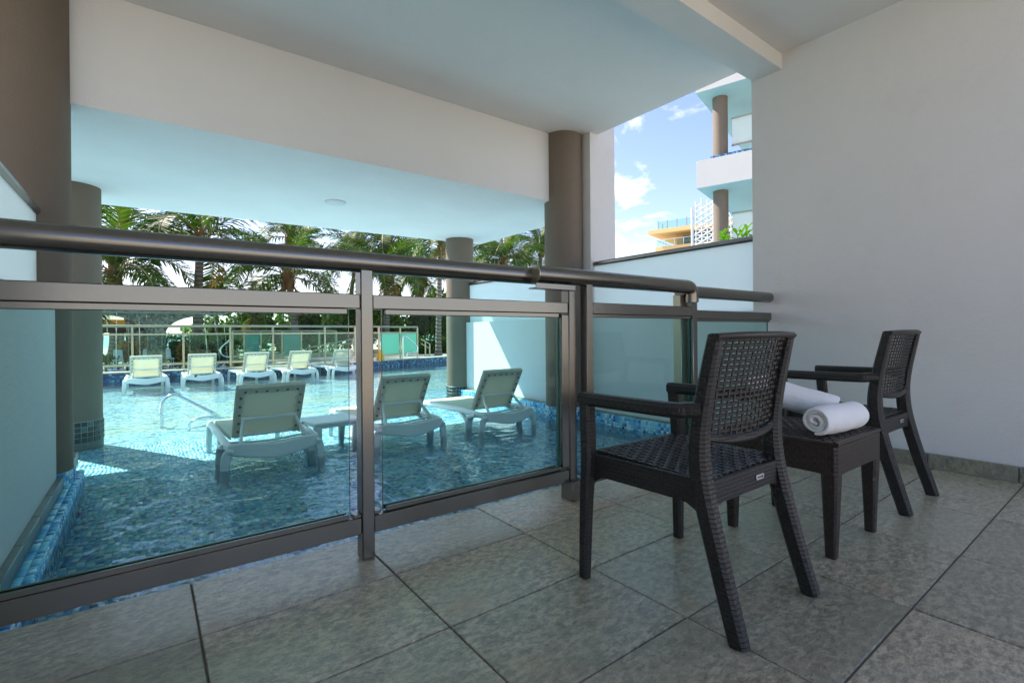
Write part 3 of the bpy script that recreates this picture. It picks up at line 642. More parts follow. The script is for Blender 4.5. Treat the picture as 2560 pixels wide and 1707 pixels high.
# ================================================================ WOVEN CHAIRS
def weave(mb, surf, nr, nc, wv, thick, amp, warp_w, vgap):
    """surf(u,v)->(point, normal); rows along u; nr weft rows, nc warp pairs"""
    seg = nc*6
    for r in range(nr):
        v0 = (r+0.5)/nr; hv = 0.5/nr*wv; ph = math.pi*(r % 2)
        V = []
        for i in range(seg+1):
            u = i/seg; w = amp*math.sin(u*nc*math.pi+ph+0.4)
            hh = hv*(1+0.10*math.cos(2*(u*nc*math.pi+ph+0.4)))
            for vv, dn in ((v0-hh, -thick/2), (v0-hh*0.55, thick/2), (v0+hh*0.55, thick/2), (v0+hh, -thick/2), (v0, -thick*0.8)):
                p, n = surf(u, vv); V.append(p+n*(w+dn))
        F = [(i*5+j, i*5+(j+1) % 5, (i+1)*5+(j+1) % 5, (i+1)*5+j) for i in range(seg) for j in range(5)]
        mb.add(V, F)
    for c in range(nc+1):
        for off in (0.0,):
            u = (c+0.5)/nc-0.4/(nc*math.pi)
            if not 0.01 < u < 0.99: continue
            V = []; K = nr*3
            for i in range(K+1):
                v = i/K
                p0, n = surf(u-warp_w, v); p1, _ = surf(u+warp_w, v); ww = -amp*0.2
                V += [p0+n*(ww-thick*0.4), p1+n*(ww-thick*0.4), p1+n*(ww+thick*0.5), p0+n*(ww+thick*0.5)]
            mb.add(V, [(i*4+j, i*4+(j+1) % 4, (i+1)*4+(j+1) % 4, (i+1)*4+j) for i in range(K) for j in range(4)])
def arc_apron(mb, p0, p1, out, z0, z1, rise, th):
    # skirt board between two legs whose lower edge arches up away from the legs
    a, b = Vector(p0), Vector(p1); nseg = 16; P = []
    for i in range(nseg+1):
        t = i/nseg; e = min(t, 1-t); zl = z0+rise*min(1, (1-(1-min(1, e/0.16))**2)); q = a.lerp(b, t)
        P.append([Vector((q.x, q.y, zl)), Vector((q.x, q.y, z1))])
    mb.sheet(P, nseg+1, 2, th)
def make_chair(label, loc):
    t = thing('woven_armchair', label, 'chair', loc, 0, 'woven armchairs on the terrace')
    for s in (-1, 1):
        # front leg with forward arm corner
        MB().sweep(loft([(s*0.280, 0.262, 0), (s*0.274, 0.258, 0.25), (s*0.268, 0.252, 0.43), (s*0.262, 0.262, 0.60), (s*0.262, 0.262, 0.643)], 4), [(0.034+0.012*min(1, i/8), 0.036+0.014*min(1, i/8)) for i in range(17)], (0, 1, 0), 0.2).build('front_leg', 'resin', t)
        MB().sweep(loft([(s*0.262, 0.286, 0.634), (s*0.262, 0.05, 0.636), (s*0.262, -0.10, 0.638), (s*0.250, -0.135, 0.641), (s*0.230, -0.172, 0.644)], 6), [(0.052, 0.044)]*25, (0, 0, 1), 0.25).build('armrest', 'resin', t)
        pts = loft([(s*0.226, -0.280, 0), (s*0.222, -0.222, 0.20), (s*0.222, -0.172, 0.40), (s*0.222, -0.158, 0.53), (s*0.221, -0.172, 0.66), (s*0.221, -0.214, 0.862)], 5)
        MB().sweep(pts, [(0.040+0.014*min(1, i/10)-0.020*max(0, (i-14)/11), 0.052+0.006*math.sin(i/25*3.1)-0.012*max(0, (i-14)/11)) for i in range(26)], (0, 1, 0), 0.22).build('rear_leg', 'resin', t)
    def bk(u, v):
        z = 0.545+v*(0.856-0.545)
        hw = 0.208; y = -0.160-0.020*v-0.034*v*v-0.024*(1-(2*u-1)**2)
        return Vector(((2*u-1)*hw, y, z)), Vector((0.12*(2*u-1), -1, 0)).normalized()
    mb = MB(); weave(mb, bk, 19, 15, 0.74, 0.0045, 0.0026, 0.0085, 0.3); mb.build('woven_back', 'resin_smooth', t)
    top = loft([(-0.236, -0.216, 0.858), (-0.12, -0.236, 0.862), (0, -0.242, 0.863), (0.12, -0.236, 0.862), (0.236, -0.216, 0.858)], 6)
    MB().sweep(top, (0.040, 0.020), (0, 0, 1), 0.35).build('top_rail', 'resin', t)
    low = loft([(-0.215, -0.162, 0.562), (-0.13, -0.180, 0.546), (0, -0.188, 0.538), (0.13, -0.180, 0.546), (0.215, -0.162, 0.562)], 6)
    MB().sweep(low, (0.024, 0.026), (0, 0, 1), 0.3).build('lower_rail', 'resin', t)
    def st(u, v):
        y = -0.175+v*0.415; hw = 0.225+0.012*v
        return Vector(((2*u-1)*hw, y, 0.436+0.012*v-0.010*math.sin(math.pi*u)*math.sin(math.pi*v))), Vector((0, 0, 1))
    mb = MB(); weave(mb, st, 20, 13, 0.76, 0.005, 0.0032, 0.012, 0.3); mb.build('woven_seat', 'resin_smooth', t)
    ap = MB()
    arc_apron(ap, (-0.222, -0.180, 0), (0.222, -0.180, 0), -1, 0.31, 0.432, 0.05, 0.014)
    arc_apron(ap, (-0.262, 0.252, 0), (0.262, 0.252, 0), 1, 0.33, 0.447, 0.035, 0.014)
    for s in (-1, 1): arc_apron(ap, (s*0.232, -0.178, 0), (s*0.252, 0.25, 0), s, 0.325, 0.440, 0.04, 0.014)
    ap.build('seat_apron', 'resin', t)
    pl = MB().rbox((0.075, -0.1895, 0.397), (0.048, 0.003, 0.017), 0.0008).build('maker_plate', 'plate', t)
    mk = MB()
    for i, (dx, w, h) in enumerate(((-0.016, 0.003, 0.005), (-0.010, 0.004, 0.003), (-0.003, 0.002, 0.006), (0.003, 0.003, 0.003), (0.010, 0.004, 0.007), (0.0155, 0.003, 0.006))): mk.box((0.075+dx, -0.1915, 0.397), (w, 0.001, h))
    mk.build('stamped_mark', 'ink', pl)
    return t
ch = make_chair('dark woven resin armchair with a small metal plate, in front of the gate', (1.533, 0.99, 0))
copy_tree(ch, (3.085, 1.02, 0), R(0.5), 'dark woven resin armchair pushed close to the white wall, past the towel table')

# side table
tb = thing('woven_side_table', 'low brown woven resin side table carrying two rolled towels', 'table', (2.315, 0.975, 0))
def tsurf(u, v): return Vector(((2*u-1)*0.216, (2*v-1)*0.205, 0.441)), Vector((0, 0, 1))
mb = MB(); weave(mb, tsurf, 20, 14, 0.72, 0.005, 0.0025, 0.012, 0.3); mb.build('woven_top', 'resin_brown_smooth', tb)
rim = MB()
for (a, b) in (((-0.227, -0.222), (0.227, -0.222)), ((-0.227, 0.222), (0.227, 0.222))): rim.sweep([(a[0], a[1], 0.440), (b[0], b[1], 0.440)], (0.020, 0.016), ch=0.3)
for sx in (-0.227, 0.227): rim.sweep([(sx, -0.213, 0.440), (sx, 0.213, 0.440)], (0.020, 0.0155), ch=0.3)
rim.build('top_rim', 'resin_brown_smooth', tb)
ap = MB()
for s in (-1, 1):
    arc_apron(ap, (-0.224, s*0.222, 0), (0.224, s*0.222, 0), s, 0.315, 0.436, 0.008, 0.014); arc_apron(ap, (s*0.229, -0.218, 0), (s*0.229, 0.218, 0), s, 0.315, 0.436, 0.008, 0.014)
ap.build('apron', 'resin_brown', tb)
for sx in (-1, 1):
    for sy in (-1, 1):
        MB().sweep([(sx*0.206, sy*0.198, 0), (sx*0.205, sy*0.199, 0.31), (sx*0.205, sy*0.199, 0.43)], [(0.036, 0.036), (0.058, 0.058), (0.058, 0.058)], (0, 1, 0), 0.15).build('leg', 'resin_brown', tb)

# towels: rolled spiral of thick cloth
def towel(label, mid, yaw, pitch, rad, length, seed):
    rnd = random.Random(seed); turns = 3.1; n = 110; th = 0.017; rad -= th/2
    P = []
    K = 15
    for i in range(n+1):
        a = i/n*turns*2*math.pi; r = 0.010+(rad-0.010)*(i/n)**0.92
        row = []
        for j in range(K):
            x = (j/(K-1)-0.5); e = abs(x)*2
            rr = r*(1-0.05*max(0, e-0.8)/0.2)+0.0018*math.sin(9*x+a*1.7+seed)+0.0012*math.sin(23*x-a*3)
            sq = 1-0.06*(math.sin(a) < 0)*abs(math.sin(a))
            row.append(Vector((x*(length+0.012*math.sin(a*0.35+seed)), rr*math.cos(a+0.6), rr*math.sin(a+0.6)*sq)))
        P.append(row)
    mb = MB(); mb.sheet(P, n+1, K, th*0.86)
    o = mb.build('rolled_towel', 'towel'); o.rotation_euler = Euler((3.3+0.25*seed, -pitch, yaw), 'XYZ'); o.location = mid
    sub = o.modifiers.new('soft', 'SUBSURF'); sub.levels = 1; sub.render_levels = 1
    return tag(o, label, 'towel', 'rolled towels on the side table')
towel('rolled white towel lying flat at the table edge, its spiral end open', (2.30, 0.828, 0.449+0.063), R(-6), 0, 0.064, 0.325, 1)
towel('rolled white towel leaning up on the other towel', (2.345, 1.03, 0.449+0.128), R(-70), R(-15), 0.067, 0.36, 2)

# ================================================================ POOL LOUNGERS
def make_lounger(label, loc, rz):
    t = thing('sun_lounger', label, 'sun lounger', loc, rz, 'white sling loungers standing in the pool')
    # frame: wavy rear apron + side rails
    path = loft([(-0.315, 0.012, 0.352), (-0.25, -0.03, 0.362), (-0.12, -0.055, 0.345), (0, -0.06, 0.333), (0.12, -0.055, 0.345), (0.25, -0.03, 0.362), (0.315, 0.012, 0.352)], 5)
    sizes = [(0.034, 0.078+0.040*math.sin(math.pi*i/30)) for i in range(31)]
    MB().sweep(path, sizes, (0, 0, 1), 0.3).build('rear_beam', 'lresin', t)
    for s in (-1, 1):
        MB().sweep(loft([(s*0.300, 0.0, 0.372), (s*0.318, 0.12, 0.378), (s*0.312, 0.5, 0.385), (s*0.300, 1.0, 0.375), (s*0.295, 1.28, 0.372), (s*0.29, 1.36, 0.355)], 5), (0.046, 0.058), (0, 0, 1), 0.3).build('side_rail', 'lresin', t)
        MB().sweep(loft([(s*0.285, -0.018, 0.350), (s*0.320, 0.0, 0.335), (s*0.338, 0.005, 0.27), (s*0.345, 0.008, 0.15), (s*0.35, 0.01, 0.09)], 5), [(0.034, 0.072-0.015*i/20) for i in range(21)], (1, 0, 0), 0.3).build('leg', 'lresin', t)
        MB().sweep(loft([(s*0.316, 0.13, 0.365), (s*0.33, 0.24, 0.33), (s*0.338, 0.265, 0.20), (s*0.342, 0.27, 0.09)], 6), [(0.040, 0.088-0.02*i/18) for i in range(19)], (1, 0, 0), 0.3).build('leg', 'lresin', t)
        MB().sweep(loft([(s*0.336, 0.262, 0.20), (s*0.33, 0.32, 0.30), (s*0.316, 0.46, 0.365)], 6), (0.03, 0.042), (1, 0, 0), 0.3).build('leg_brace', 'lresin', t)
        MB().sweep(loft([(s*0.292, 1.25, 0.365), (s*0.295, 1.335, 0.34), (s*0.30, 1.35, 0.22), (s*0.302, 1.36, 0.09)], 6), [(0.036, 0.062-0.018*i/18) for i in range(19)], (1, 0, 0), 0.3).build('leg', 'lresin', t)
    for y in (0.07, 0.16, 0.26): MB().sweep(loft([(-0.3, y, 0.37), (0, y-0.012, 0.352), (0.3, y, 0.37)], 6), (0.03, 0.014), (0, 0, 1), 0.3).build('cross_slat', 'lresin', t)
    P = []
    for i in range(23):
        k_ = i/22; y = 0.33+1.05*k_; zz = 0.405-0.012*math.sin(math.pi*k_)
        if k_ > 0.9: zz -= (k_-0.9)**2*6; 
        P.append([Vector((x*0.262, y, zz-0.02*(1-(x)**2)*math.sin(math.pi*min(1, k_*1.1)) - (0.03 if abs(x) > 0.99 else 0))) for x in (-1, -0.985, -0.7, -0.35, 0, 0.35, 0.7, 0.985, 1)])
    MB().sheet(P, 23, 9, 0.006).build('seat_sling', 'sling', t)
    B0, T0 = Vector((0, 0.335, 0.402)), Vector((0, 0.095, 0.815)); d = (T0-B0); ln = d.length; d.normalize(); nb = Vector((0, -d.z, d.y)).normalized()   # rear side
    if nb.z > 0: nb = -nb
    def bp(x, s_, off): return B0+d*(s_*ln)+Vector((x, 0, 0))+nb*off
    hw = 0.243
    P = [[bp(x*hw, s_, -0.022+0.016*math.sin(math.pi*s_)*(1-x*x)) for x in (-1, -0.6, -0.2, 0.2, 0.6, 1)] for s_ in (0, 0.1, 0.25, 0.4, 0.55, 0.7, 0.85, 1.0)]
    MB().sheet(P, 8, 6, 0.005).build('back_sling', 'sling', t)
    fr = MB(); fr.tube([bp(-0.222, -0.02, 0.004), bp(-0.222, 0.975, 0.004)], 0.016, 10); fr.tube([bp(0.222, -0.02, 0.004), bp(0.222, 0.975, 0.004)], 0.016, 10); fr.tube([bp(-0.222, 0.965, 0.004), bp(0.222, 0.965, 0.004)], 0.0155, 10, (0, 1, 0)); fr.tube([bp(-0.222, 0.01, 0.004), bp(0.222, 0.01, 0.004)], 0.0155, 10, (0, 1, 0))
    fr.build('back_frame', 'lresin', t)
    hm = MB()
    hm.sheet([[bp(x*hw, s_, 0.024+0.002*math.sin(9*x)) for x in np.linspace(-1, 1, 12)] for s_ in (0.895+0.0, 0.95, 1.0)], 3, 12, 0.005)
    hm.sheet([[bp(x*hw, 1.0+0.012*math.sin(q*3.14), -0.022+0.046*q) for x in (-1, 1)] for q in (0, 0.25, 0.5, 0.75, 1)], 5, 2, 0.005)
    for s in (-1, 1):
        hm.sheet([[bp(s*x, s_, 0.023) for x in (hw-0.047, hw)] for s_ in np.linspace(0.02, 0.93, 9)], 9, 2, 0.005)
        hm.sheet([[bp(s*(hw+0.010*math.sin(q*3.14)), s_, -0.022+0.046*q) for s_ in (0.0, 1.0)] for q in (0, 0.25, 0.5, 0.75, 1)], 5, 2, 0.005)
    hm.build('folded_hem', 'sling', t)
    ey = MB().lathe([(0.0035, 0.0), (0.0045, 0.004), (0.009, 0.004), (0.010, 0)], n=10).mesh('eyelet', 'eyelet')
    spots = [((-0.19+0.076*i), 0.925) for i in range(6)]+[(s*(hw-0.026), 0.13+0.17*i) for s in (-1, 1) for i in range(5)]
    zq = nb.to_track_quat('Z', 'Y').to_euler()
    for x, s_ in spots: put('eyelet', ey, t, bp(x, s_, 0.0265), zq)
    co = MB()
    for i in range(5):
        x = -0.19+0.076*i; co.tube([bp(x, 0.925, 0.029), bp(x+0.02, 0.885, 0.026), bp(x+0.055, 0.885, 0.026), bp(x+0.076, 0.925, 0.029)], 0.0022, 5)
    for s in (-1, 1):
        for i in range(4):
            s0 = 0.13+0.17*i; co.tube([bp(s*(hw-0.026), s0, 0.029), bp(s*(hw-0.058), s0+0.05, 0.024), bp(s*(hw-0.058), s0+0.12, 0.024), bp(s*(hw-0.026), s0+0.17, 0.029)], 0.0022, 5)
    co.build('lacing', 'cord', t)
    for s in (-1, 1): MB().sweep(loft([bp(s*0.19, 0.40, 0.040), Vector((s*0.212, 0.13, 0.475)), Vector((s*0.238, 0.012, 0.382))], 5), (0.030, 0.022), (1, 0, 0), 0.3).build('back_prop', 'lresin', t)
    MB().sweep([bp(-0.205, 0.41, 0.040), bp(0.205, 0.41, 0.040)], (0.026, 0.030), (0, 1, 0), 0.3).build('prop_bar', 'lresin', t)
    return t
lg = make_lounger('white sling lounger in the shallow water between the chrome rail and the white pool table', (0.80, 4.155, PF-0.09), R(1.0))
def lounger(loc, rz, label): copy_tree(lg, (loc[0], loc[1], PF-0.09), R(rz), label)
lounger((1.962, 4.19), 1.5, 'white sling lounger between the white pool table and the lounger by the sunlit wall')
lounger((3.032, 4.12), 0.5, 'white sling lounger beside the sunlit partition wall, its long seat in full view')
FARL = 'white sling lounger of the far row along the navy ledge'
for q, lab in (((0.0, 11.75, 1), 'far white lounger by the navy ledge, straight below the mosaic pillar'), ((0.935, 11.9, 0), 'far white lounger by the navy ledge with a black spot on its rear beam'),
               ((1.97, 11.95, 5), 'far white lounger by the navy ledge in front of the round white stool top'), ((2.93, 12.1, 7), 'far white lounger by the navy ledge, second from the yellow warning sign'), ((4.02, 12.35, 9), 'far white lounger by the navy ledge, nearest the yellow warning sign')):
    lounger(q[:2], q[2], lab)
kn = tag(MB().lathe([(0, 0.02), (0.022, 0.016), (0.026, 0.0), (0, 0)], n=14).build('float_cap', 'ink'), 'small black cap stuck on the rear beam of a far lounger', 'cap'); kn.location = (0.80, 11.84, 0.045); kn.rotation_euler = (R(90), 0, 0)
# pool table
pt = thing('pool_side_table', 'low white resin table standing in the water between two loungers', 'table', (1.415, 4.83, PF-0.07), R(4))
MB().rbox((0, 0, 0.372), (0.44, 0.44, 0.03), 0.01).build('top', 'lresin', pt); MB().rbox((0, 0, 0.345), (0.40, 0.40, 0.03), 0.006).build('apron', 'lresin', pt)
for sx in (-1, 1):
    for sy in (-1, 1): MB().sweep([(sx*0.169, sy*0.169, 0.07), (sx*0.185, sy*0.185, 0.35)], [(0.045, 0.045), (0.075, 0.06)], (0, 1, 0), 0.25).build('leg', 'lresin', pt)
# chrome grab rail in the pool
hr = thing('grab_rail', 'bent chrome grab rail rising out of the pool water', 'handrail', (0.15, 7.4, PF))
MB().tube(loft([(0.145, 7.40, PF), (0.145, 7.40, -0.02), (0.185, 7.40, 0.085), (0.27, 7.40, 0.125), (0.37, 7.405, 0.075), (0.52, 7.41, -0.03), (0.68, 7.42, -0.14), (0.80, 7.43, PF)], 8), 0.027, 14).build('tube', 'chrome', hr, True)
hr2 = thing('grab_rail', 'second chrome grab rail barely breaking the water surface', 'handrail', (0.45, 7.0, PF))
MB().tube(loft([(0.40, 6.95, PF), (0.42, 6.95, -0.16), (0.55, 6.96, -0.122), (0.72, 6.98, -0.15), (0.95, 7.0, PF)], 8), 0.018, 10).build('tube', 'chrome', hr2, True)

# ================================================================ FAR FENCES
def fence(label, pts, frost, z0=0.076, top=1.085, name='glass_fence'):
    t = thing(name, label, 'fence', (pts[0][0], pts[0][1], z0))
    for p in pts: MB().rbox((p[0], p[1], (z0+top)/2), (0.045, 0.045, top-z0-0.02), 0.004).build('post', 'steel', t, True)
    MB().tube([(p[0], p[1], top) for p in pts], 0.03, 12).build('handrail', 'steel', t, True)
    for i in range(len(pts)-1):
        a, b = Vector(pts[i]), Vector(pts[i+1]); u = (b-a).normalized(); a1 = a+u*0.024; b1 = b-u*0.024; m = (a1+b1)/2; ln = (b1-a1).length; rz = math.atan2(u.y, u.x)
        MB().box((m.x, m.y, 0.90), (ln, 0.035, 0.04), rz).build('rail', 'steel', t, True); MB().box((m.x, m.y, 0.215), (ln, 0.035, 0.05), rz).build('rail', 'steel', t, True)
        MB().box((m.x, m.y, 0.558), (ln*0.93, 0.008, 0.636), rz).build('glass_pane', 'frosted_green' if i in frost else 'glass_far', t, True, smooth=False)
    return t
fence('long pale metal fence with clear glass panes standing on the navy mosaic ledge', [(-2.2, 13.93), (-1.2, 13.86), (-0.25, 13.80), (0.694, 13.74), (1.642, 13.68), (2.588, 13.64), (3.925, 13.83), (4.85, 14.1), (5.643, 14.3)], set())
fence('pale metal fence with milky green panes next to the chrome ladder rail', [(5.70, 14.42), (6.48, 14.62), (7.14, 14.75)], {0, 1})
fence('second glass fence farther back in front of the palms', [(2.1, 17.0), (2.41, 17.0), (2.88, 17.0), (3.51, 17.05), (4.1, 17.1), (4.7, 17.2), (5.3, 17.3)], {1, 3}, 0.03, 0.98)
rmp = thing('ramp_rail', 'pair of sloping pale metal rails of a ramp behind the glass fence', 'handrail', (3.88, 15.5, 0.03))
MB().tube([(3.88, 15.5, 0.465), (5.45, 15.5, 0.737)], 0.02, 10).build('rail', 'steel', rmp, True); MB().tube([(3.93, 15.5, 0.345), (5.45, 15.5, 0.626)], 0.02, 10).build('rail', 'steel', rmp, True)
for x in (3.95, 4.7, 5.4): MB().tube([(x, 15.5, 0.03), (x, 15.5, 0.465+(x-3.88)*0.173)], 0.018, 8).build('post', 'steel', rmp, True)
lr = thing('ladder_rail', 'bright chrome ladder rail bent like a hook by the green panes', 'handrail', (6.5, 14.35, 0.075))
MB().tube(loft([(6.445, 14.36, 0.07), (6.45, 14.36, 0.70), (6.48, 14.36, 0.775), (6.54, 14.36, 0.79), (6.60, 14.36, 0.75), (6.90, 14.36, 0.50), (6.945, 14.36, 0.42), (6.93, 14.36, 0.31), (6.86, 14.36, 0.262), (6.68, 14.36, 0.272), (6.59, 14.36, 0.22), (6.565, 14.36, 0.07)], 5), 0.024, 12, (0, 1, 0)).build('tube', 'chrome', lr, True)
lr = thing('ladder_rail', 'chrome ladder rail bent outwards in the upper basin near the mosaic beam', 'handrail', (1.7, 15.0, 0.03))
MB().tube(loft([(1.80, 15.0, 0.74), (1.74, 15.0, 0.69), (1.60, 15.0, 0.55), (1.565, 15.0, 0.46), (1.60, 15.0, 0.35), (1.70, 15.0, 0.29), (1.80, 15.0, 0.28)], 5), 0.022, 10, (0, 1, 0)).build('tube', 'chrome', lr, True); MB().tube([(1.81, 15.0, -0.12), (1.81, 15.0, 0.76)], 0.022, 10).build('upright', 'chrome', lr, True)
sr = thing('step_rail', 'short pale metal step rail sloping down beside the clipped hedge', 'handrail', (8.1, 16.0, 0.03))
MB().tube([(7.90, 16.0, 0.66), (8.23, 16.0, 0.49)], 0.022, 10).build('rail', 'steel', sr, True); MB().tube([(7.90, 16.0, 0.50), (8.23, 16.0, 0.33)], 0.018, 8).build('rail', 'steel', sr, True)
for x, zz in ((8.05, 0.585), (8.225, 0.495)): MB().rbox((x, 16.0, (zz+0.03)/2), (0.04, 0.04, zz-0.03), 0.003).build('post', 'steel', sr, True)
ws = thing('warning_sign', 'yellow folding wet floor sign standing on the ledge', 'sign', (5.62, 14.12, 0.076))
for s in (-1, 1): MB().add([(-0.09, s*0.10, 0), (0.09, s*0.10, 0), (0.055, s*0.012, 0.30), (-0.055, s*0.012, 0.30), (-0.09, s*0.09, 0), (0.09, s*0.09, 0), (0.055, s*0.004, 0.30), (-0.055, s*0.004, 0.30)], [(0, 1, 2, 3), (7, 6, 5, 4), (0, 4, 5, 1), (2, 6, 7, 3), (1, 5, 6, 2), (0, 3, 7, 4)]).build('panel', 'yellow', ws)
MB().rbox((0, 0, 0.305), (0.11, 0.035, 0.02), 0.004).build('hinge', 'yellow', ws)
stl = thing('round_stool', 'round white stool top on the paving behind the far loungers', 'stool', (2.92, 14.2, 0.03))
MB().lathe([(0, 0.10), (0.16, 0.10), (0.17, 0.09), (0.16, 0.075), (0, 0.075)], n=28).build('top', 'paving', stl); MB().lathe([(0.06, 0.076), (0.05, 0.0)], n=16).build('stem', 'paving', stl)

# ================================================================ WATERFALL ARCADE
wf = thing('waterfall_arcade', 'mosaic arcade with beam and arched pillar pouring thin water jets', 'water feature', (0.2, 16.4, -0.12))
MB().span(-6, 1.88, 16.05, 16.75, 1.50, 1.78).build('beam', 'mos_tan', wf, True, smooth=False)
MB().span(-6, 1.83, 16.12, 16.68, 1.455, 1.498).build('beam_trim', 'pale_grout', wf, True, smooth=False)
def arch_side(x_out, x_in, s):
    # spandrel between the pillar edge and the beam, arched underside
    pts = [(x_in, 0.90)]
    for i in range(13):
        a = i/12*math.pi/2; pts.append((x_in+(x_out-x_in)*(1-math.cos(a)), 0.90+0.52*math.sin(a)))
    pts.append((x_out, 1.453)); pts.append((x_in, 1.453))
    n = len(pts); V = [(p[0], 16.22, p[1]) for p in pts]+[(p[0], 16.58, p[1]) for p in pts]
    F = [(i, (i+1) % n, n+(i+1) % n, n+i) for i in range(n)]
    mb = MB().add(V, F, 0)
    # fill as strip to the top line
    for i in range(n-3):
        for y in (16.22, 16.58): mb.add([(pts[i][0], y, pts[i][1]), (pts[i+1][0], y, pts[i+1][1]), (pts[i+1][0], y, 1.453), (pts[i][0], y, 1.453)], [(0, 1, 2, 3)])
    return mb
MB().span(0.01, 0.42, 16.215, 16.585, -0.12, 1.453).build('pillar', 'mos_olive', wf, True, smooth=False)
arch_side(1.35, 0.422, 1).build('spandrel', 'mos_olive', wf, True, smooth=False); arch_side(-1.0, 0.008, -1).build('spandrel', 'mos_olive', wf, True, smooth=False)
for i, (x, lean) in enumerate(((-0.80, 0.02), (-0.60, -0.01), (-0.36, 0.0), (-0.15, 0.01), (0.12, 0.0), (0.33, 0.0), (0.95, 0.0), (1.28, 0.05), (1.52, 0.08), (1.74, 0.06))):
    pth = loft([(x, 16.02, 1.50), (x+lean*0.3, 15.97, 1.2), (x+lean, 15.93, 0.7), (x+lean*1.6, 15.90, 0.035)], 6)
    MB().tube(pth, [random.uniform(0.004, 0.013) for _ in pth], 6).build('water_jet', 'stream', wf, True)
fm = MB()
for i in range(160):
    x = random.uniform(-1.4, 1.8); y = random.gauss(15.6, 0.5); r_ = random.uniform(0.008, 0.03)
    fm.lathe([(r_, 0.036), (r_*0.8, 0.036+r_*0.5), (0.0, 0.036+r_*0.8)], (x, y, 0), 6)
fo = fm.build('splash_foam', 'foam'); fo['kind'] = 'stuff'; tag(fo, 'white splashing foam under the water jets', 'foam')

# ================================================================ VEGETATION
def leaf_quad(mb, p, d, nrm, ln, w, mi=0):
    side = d.cross(nrm).normalized()*w/2; n2 = side.cross(d).normalized()
    mb.add([p, p+d*ln*0.45+side+n2*w*0.1, p+d*ln, p+d*ln*0.45-side+n2*w*0.1], [(0, 1, 2), (0, 2, 3)], mi)
def rvec(rnd):
    while True:
        v = Vector((rnd.uniform(-1, 1), rnd.uniform(-1, 1), rnd.uniform(-1, 1)))
        if 0.05 < v.length < 1: return v.normalized()
def bush(name, label, cat, loc, rad, n, leaf, mat, seed, group=None, lobes=5, core='hedge_core', boxy=False):
    rnd = random.Random(seed); t = thing(name, label, cat, loc, 0, group); mb = MB(); cb = MB()
    rx, ry, rz = rad
    cs = []
    if boxy:
        cb.rbox((0, 0, rz*0.86), (2*rx*0.9, 2*ry*0.8, 2*rz*0.86), 0.05)
        for i in range(n):
            f = rnd.choice('ftlrf'); x, y, z = rnd.uniform(-rx, rx), rnd.uniform(-ry, ry), rnd.uniform(0.02, 2*rz)
            if f == 'f': y = -ry+abs(rnd.gauss(0, 0.04))*1.5
            elif f == 't': z = 2*rz+rnd.gauss(-0.02, 0.05)+0.05*math.sin(x*5)
            elif f == 'l': x = -rx+rnd.gauss(0, 0.03)
            else: x = rx-rnd.gauss(0, 0.03)
            d = (rvec(rnd)+Vector((0, -0.5, 0.7))).normalized(); leaf_quad(mb, Vector((x, y, z)), d, rvec(rnd), leaf*rnd.uniform(0.6, 1.2), leaf*0.55)
    else:
        for i in range(lobes): cs.append((Vector((rnd.uniform(-0.6, 0.6)*rx, rnd.uniform(-0.6, 0.6)*ry, rz*rnd.uniform(0.5, 1.35))), rnd.uniform(0.4, 0.65)))
        for c_, k_ in cs: cb.lathe([(0.01, -rz*k_*0.6), (rx*k_*0.45, -rz*k_*0.3), (rx*k_*0.55, 0.1*rz), (rx*k_*0.3, rz*k_*0.5), (0.01, rz*k_*0.6)], c_, 9)
        for i in range(n):
            c_, k_ = rnd.choice(cs); v = rvec(rnd); rr = k_*rnd.uniform(0.55, 1.05)
            p = c_+Vector((v.x*rx, v.y*ry, v.z*rz))*rr
            if p.z < 0.01: p.z = abs(p.z)
            d = (v+rvec(rnd)*0.7+Vector((0, 0, 0.4))).normalized(); leaf_quad(mb, p, d, rvec(rnd), leaf*rnd.uniform(0.6, 1.2), leaf*0.5)
    cb.build('twigs', core, t); mb.build('foliage', mat, t, recalc=False, smooth=False); return t

def frond_mesh(seed, L_=2.5, droop=1.0, dry=False, nl=58):
    rnd = random.Random(seed); mb = MB(); ang = R(18); p = Vector((0, 0, 0)); pts = [p.copy()]; tang = []
    K = 22
    for i in range(K):
        t = i/K; a = R(20)-droop*R(95)*t**1.5; d = Vector((math.cos(a), 0.05*math.sin(seed+2*t), math.sin(a))); tang.append(d); p = p+d*(L_/K); pts.append(p.copy())
    tang.append(tang[-1])
    mb.tube(pts, [0.028*(1-0.9*i/K)+0.003 for i in range(K+1)], 5, (0, 1, 0), 1)
    for i in range(nl):
        s = 0.10+0.90*i/nl; f = s*K; k0 = min(K-1, int(f)); q = pts[k0].lerp(pts[k0+1], f-k0); td = tang[k0]
        ln = L_*0.30*(math.sin(math.pi*min(1, 0.12+s*0.86))**0.6)*rnd.uniform(0.85, 1.1)+0.06
        for sd_ in (-1, 1):
            if rnd.random() < 0.04: continue
            side = Vector((0, sd_, 0)); upn = td.cross(side)*(-sd_)
            d0 = (side*0.80+td*rnd.uniform(0.55, 0.8)+Vector((0, 0, rnd.uniform(-0.1, 0.28)))).normalized()
            mid = q+d0*ln*0.5; d1 = (d0*0.75+Vector((0, 0, -rnd.uniform(0.45, 1.0)))).normalized(); end = mid+d1*ln*0.55
            w = 0.035*rnd.uniform(0.8, 1.2); ws_ = td*w
            mb.add([q-ws_*0.5, q+ws_*0.5, mid+ws_*0.6, mid-ws_*0.6, end], [(0, 1, 2, 3), (3, 2, 4)], 0)
    return mb.mesh('frond', ['palm_dry' if dry else 'palm_leaf', 'rachis'], smooth=False, recalc=False)
FR = [frond_mesh(1, 2.7, 0.75), frond_mesh(2, 2.9, 1.0), frond_mesh(3, 2.8, 1.25), frond_mesh(4, 2.6, 1.5)]
DRY = frond_mesh(9, 1.9, 1.5, True, 26)
